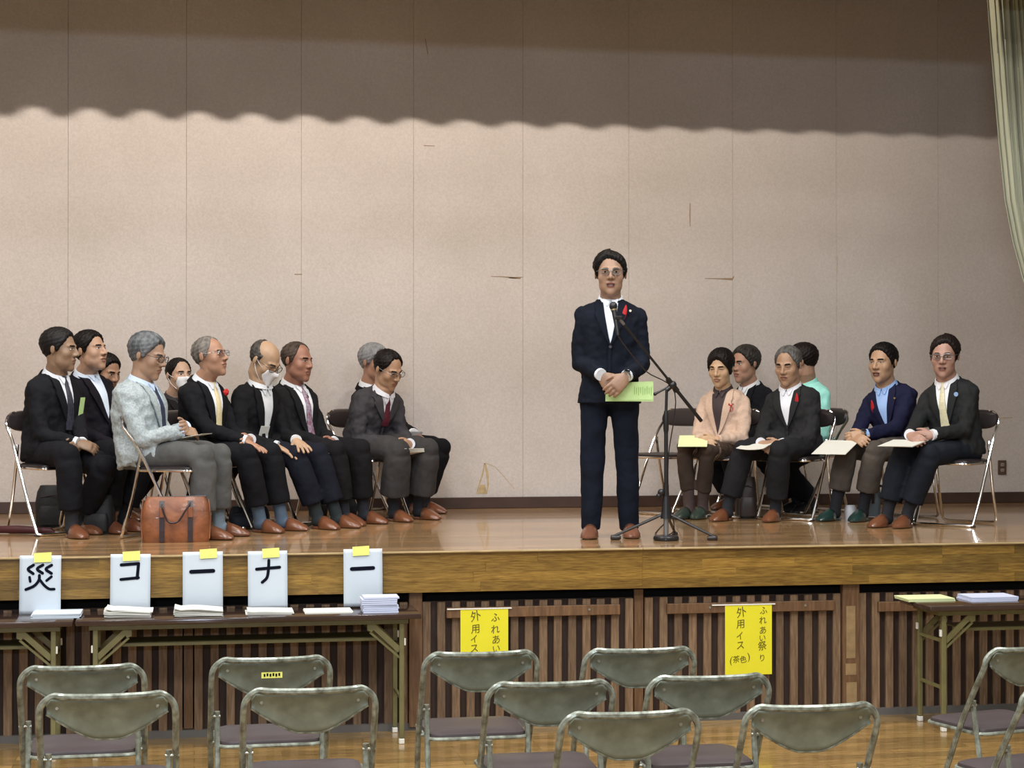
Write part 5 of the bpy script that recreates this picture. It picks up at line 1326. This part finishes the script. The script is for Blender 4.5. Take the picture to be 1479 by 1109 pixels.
for px, py, dz in ((886, 776, 0.02), (1032, 778, -0.02), (975, 768, 0.28)):
    e = mp(px, py, dz); e.z = 0.014
    k = e.normalized(); k.z = 0
    lg = MB().tube([Vector((0, 0, 0.155)) + k * .02, e * 0.5 + Vector((0, 0, .085)), e + Vector((0, 0, .008))], [.009, .009, .008], 8).build('leg', M['black_metal'], ms, smooth=True)
    MB().tube([e - k * .045, e - k * .03, e + k * .01, e + k * .018], [.010, .016, .017, .011], 10).build('rubber_foot', M['vinyl_dark'], lg, smooth=True)
knob = mp(953, 716); 
MB().tube([(0, 0, .20), (0, 0, .33)], .017, 10).build('clutch', M['black_metal'], ms, smooth=True)
ball_mb = MB(); ball(ball_mb, Vector((-0.03, 0, .285)), .022); ball(ball_mb, Vector((-0.045, 0, .265)), .016); ball_mb.build('knob', M['black_metal'], ms, smooth=True)
piv = mp(963, 563)
MB().tube([(0, 0, .30), (0, 0, .66), (0, 0, .68)], [.0125, .0125, .0125], 10).build('pole', M['black_metal'], ms, smooth=True)
MB().tube([(0, 0, .64), (0, 0, .66), (0, 0, .74), (0, 0, .77)], [.013, .017, .017, .012], 10).build('height_clutch', M['black_metal'], ms, smooth=True)
MB().tube([(0, 0, .76), piv], .009, 10).build('upper_pole', M['black_metal'], ms, smooth=True)
b0 = mp(897, 463, -.17); b1 = mp(1013, 608, .10)
d = (b0 - b1).normalized(); pb = b1 + d * ((piv - b1).dot(d))
MB().tube([b1, b1.lerp(b0, .3), b1.lerp(b0, .34), b0], [.012, .011, .008, .0075], 8).build('boom', M['black_metal'], ms, smooth=True)
MB().tube([b0 - d * .03, b0 + d * .012], [.009, .010], 8).build('boom_tip', M['grey_metal'], ms, smooth=True)
cl_ = MB(); ball(cl_, pb, .026); cl_.tube([piv, pb], .015, 8); cl_.tube([pb - d * .05, pb + d * .05], .0165, 8); cl_.build('boom_clamp', M['black_metal'], ms, smooth=True)
kb = mp(946, 569); MB().tube([pb, pb.lerp(kb, .7), kb], [.007, .006, .009], 8).build('clamp_screw', M['black_metal'], ms, smooth=True)
ck = MB(); ball(ck, kb, .011); ck.build('screw_knob', M['black_metal'], ms, smooth=True)
mtop = mp(885, 437, -.15); mlow = mp(892, 480, -.19)
MB().tube([b0, mp(895, 458, -.17), mp(890, 462, -.175)], .010, 8).box(mp(893, 459, -.172), (.045, .03, .022), ch=.004).build('mic_clip', M['black_metal'], ms)
mic = empty('microphone', base + mp(889, 458, -.17), label='black hand microphone clipped to the end of the boom', cat='microphone')
ofs = mp(889, 458, -.17); dm = (mtop - mlow).normalized()
MB().tube([mlow - ofs - dm * .02, mlow - ofs, mtop - ofs - dm * .045], [.009, .011, .017], 12).build('microphone_body', M['black_metal'], mic, smooth=True)
gb = MB(); ball(gb, mtop - ofs - dm * .022, (.025, .025, .028)); gb.build('grille', M['black_metal'], mic, smooth=True)
MB().tube([mtop - ofs - dm * .050, mtop - ofs - dm * .042], [.019, .021], 12).build('ring', M['gold'], mic, smooth=True)
# microphone cable down the boom and pole to the back of the stage
cpts = [base + p for p in (mlow - dm * .02, mp(903, 500, -.15), mp(933, 536, -.08), pb + Vector((0.02, .02, -.05)), Vector((.02, .02, .5)), Vector((.022, .02, .25)), Vector((.06, .05, .05)), Vector((.05, .45, .006)), on_z(985, 743, STAGE) - base + Vector((0, 0, .006)), on_z(1062, 741, STAGE) - base + Vector((0, 0, .006)))]
c0 = cpts[0].copy(); MB().tube([p - c0 for p in smooth_path(cpts, 6)], .0035, 6).build('microphone_cable', M['vinyl_dark'], smooth=True, loc=c0, label='thin black microphone cable running down the stand to the floor', cat='cable')

# ------------------------------------------------------------------ bags
def soft_box(name, W_, D_, H_, m, parent, e=4.0, top=0.85, puff=0.0, n=32, loc=(0, 0, 0), lean=0.0, bot=0.94):
    rs = []
    for z, k in ((0.0, bot - .04), (0.015, bot), (0.25 * H_, 1.0), (0.55 * H_, 1.0 + puff), (0.85 * H_, .5 * (1 + top) + puff * .5), (0.96 * H_, top), (H_, top * .9)):
        rs.append(ell_ring(Vector(loc) + Vector((0, lean * z, z)), Vector((1, 0, 0)), Vector((0, 1, 0)), W_ / 2 * (1 + (k - 1) * .35), D_ / 2 * k, n, e))
    me = fuse2(rs); o = bpy.data.objects.new(name, me); me.name = name; me.materials.append(m); COL.objects.link(o); o.parent = parent; return o
def fuse2(rs):
    mb = MB(); mb.rings(rs); me = mb.mesh('b', smooth=False); smooth_mesh(me, 60); return me
leather = mat('tan_leather', (0.27, 0.088, 0.028), 0.48, noise=0.5, nscale=13, bump=0.6, bscale=15, coat=0.05, color2=(0.14, 0.042, 0.013))
strapm = mat('dark_brown_strap', (0.022, 0.012, 0.014), 0.4)
A = on_z(204, 784, STAGE); B = on_z(304, 783, STAGE); bc_ = (A + B) / 2 + Vector((0, 0.09, 0)); wB = (B - A).length
bag = empty('travel_bag', bc_, label='tan leather boston bag with two dark straps on the stage edge by the tweed man', cat='bag')
soft_box('bag_body', wB, 0.19, 0.265, leather, bag, 5.5, 0.62, 0.02)
for s_ in (-0.20, 0.21):
    x = s_ * wB
    pts = [(x, -.094, .006), (x, -.1, .07), (x, -.100, .15), (x, -.088, .21), (x, -.070, .245)]
    vs = [Vector(p) + Vector((dx, -.004, 0)) for p in pts for dx in (-.0145, .0145)]; vs += [v + Vector((0, .012, 0)) for v in vs]
    fs = [(2 * i, 2 * i + 1, 2 * i + 3, 2 * i + 2) for i in range(4)] + [(10 + 2 * i, 10 + 2 * i + 2, 10 + 2 * i + 3, 10 + 2 * i + 1) for i in range(4)] + [(2 * i, 2 * i + 2, 12 + 2 * i, 10 + 2 * i) for i in range(4)] + [(2 * i + 1, 11 + 2 * i, 13 + 2 * i, 2 * i + 3) for i in range(4)]
    MB().add(vs, fs).build('strap', strapm, bag)
    MB().box((x, -.108, .178), (.028, .006, .06), ch=.002).build('buckle_tab', leather, bag)
for y, dr in ((-.104, .10), (.088, .05)):
    MB().tube(smooth_path([(-.20 * wB, y + .008, .225), (-.19 * wB, y - .008, .20), (-.11 * wB, y - .012, .225 - dr), (0.03 * wB, y - .012, .225 - dr), (.14 * wB, y - .012, .19), (.21 * wB, y + .008, .235)], 5), .0055, 8).build('handle', strapm, bag, smooth=True)
MB().tube([(-.44 * wB, 0, .262), (.44 * wB, 0, .266)], .005, 6).build('zip', strapm, bag)
for s_ in (-1, 1): MB().tube(smooth_path([(s_ * .485 * wB, -.07, .02), (s_ * .50 * wB, -.04, .14), (s_ * .475 * wB, -.015, .25)], 4), .004, 6).build('piping', leather, bag, smooth=True)

blackcloth = mat('black_nylon', (0.006, 0.006, 0.008), 0.6, bump=0.3, bscale=20); brownc = mat('dark_brown_leather', (0.035, 0.022, 0.017), 0.45, noise=.3, nscale=14)
def backpack(px, py, W_, H_, D_, m, lab, back=0.0, name='backpack'):
    c = on_z(px, py, STAGE); t = empty(name, (c.x, c.y + back, STAGE), label=lab, cat='bag'); t.rotation_euler = (0, 0, -YAW)
    soft_box('bag_body', W_, D_, H_, m, t, 3.0, .6, .04)
    MB().tube(smooth_path([(-.03, 0, H_ - .01), (-.03, 0, H_ + .03), (.03, 0, H_ + .03), (.03, 0, H_ - .01)], 4), .005, 6).build('handle', m, t)
    soft_box('front_pocket', W_ * .75, .06, H_ * .45, m, t, 3.5, .7, 0.05, loc=(0, -D_ / 2, .02))
    MB().tube([(-W_ * .36, -D_ / 2 + .02, H_ * .72), (0, -D_ / 2 - .005, H_ * .80), (W_ * .36, -D_ / 2 + .02, H_ * .72)], .003, 5).build('zip', strapm, t)
    return t
backpack(90, 760, .34, .27, .2, blackcloth, 'black bag on the floor behind the feet of the man at far left')
backpack(143, 770, .20, .24, .14, blackcloth, 'black bag between the feet of the two leftmost men')
backpack(360, 762, .26, .14, .18, mat('dark_navy_cloth', (0.006, 0.009, 0.018), .7), 'low dark navy bag behind the blue socks of the old man')
backpack(466, 745, .20, .20, .14, blackcloth, 'small black bag behind the legs of the man with the patterned tie')
backpack(507, 747, .17, .22, .13, blackcloth, 'black bag with shiny buckles between the last two front chairs of the left group')
backpack(1077, 748, .15, .29, .14, brownc, 'dark brown bag standing between the legs of the grey-haired man in the right group')
# tote bag under the blazer man's chair
c = on_z(1259, 745, STAGE)
t = empty('tote_bag', (c.x, c.y, STAGE), label='grey-blue cloth tote bag with dark handles under the navy blazer man', cat='bag'); t.rotation_euler = (0, 0, -YAW)
soft_box('bag_body', .12, .08, .21, mat('greyblue_cloth', (0.17, 0.21, 0.24), .8, bump=.4, bscale=12), t, 3, .9, 0)
MB().box((0, 0, .215), (.135, .05, .018), ch=.004).build('rim', strapm, t)
MB().box((0, -.042, .15), (.02, .006, .12)).build('panel', strapm, t)
for y in (-.02, .02): MB().tube(smooth_path([(-.04, y, .215), (-.035, y, .27), (0, y, .295), (.035, y, .27), (.04, y, .215)], 4), .005, 6).build('handle', strapm, t)
c = on_z(1228, 750, STAGE)
t = empty('shopping_bag', (c.x, c.y, STAGE), label='small crumpled white bag on the floor beside the tote bag', cat='bag')
soft_box('bag_body', .085, .07, .10, mat('white_film', (.5, .5, .52), .5, bump=.6, bscale=10), t, 2.5, .55, 0.05)
MB().tube(smooth_path([(-.02, 0, .09), (-.015, 0, .125), (.015, 0, .125), (.02, 0, .09)], 4), .003, 6).build('handle', strapm, t)
# dark red umbrella lying along the floor at the far left
ua = on_z(-30, 770, STAGE); ub = on_z(92, 772, STAGE); um = empty('folded_umbrella', ua, label='dark red folded umbrella lying on the stage at the far left', cat='umbrella'); dd = ub - ua
redc = mat('dark_red_cloth', (0.055, 0.006, 0.008), .6)
MB().tube([dd * q + Vector((0, 0, z)) for q, z in ((0.03, .012), (.08, .024), (.45, .028), (.85, .022), (.9, .012))], [.008, .022, .026, .02, .008], 10).build('canopy', redc, um, smooth=True)
MB().tube([dd * .88 + Vector((0, 0, .014)), dd + Vector((0, 0, .010))], .005, 6).build('shaft', M['grey_metal'], um)
MB().tube([Vector((0, 0, .016)) - dd * .06, Vector((0, 0, .016)) + dd * .05], .012, 8).build('handle', M['vinyl_dark'], um)
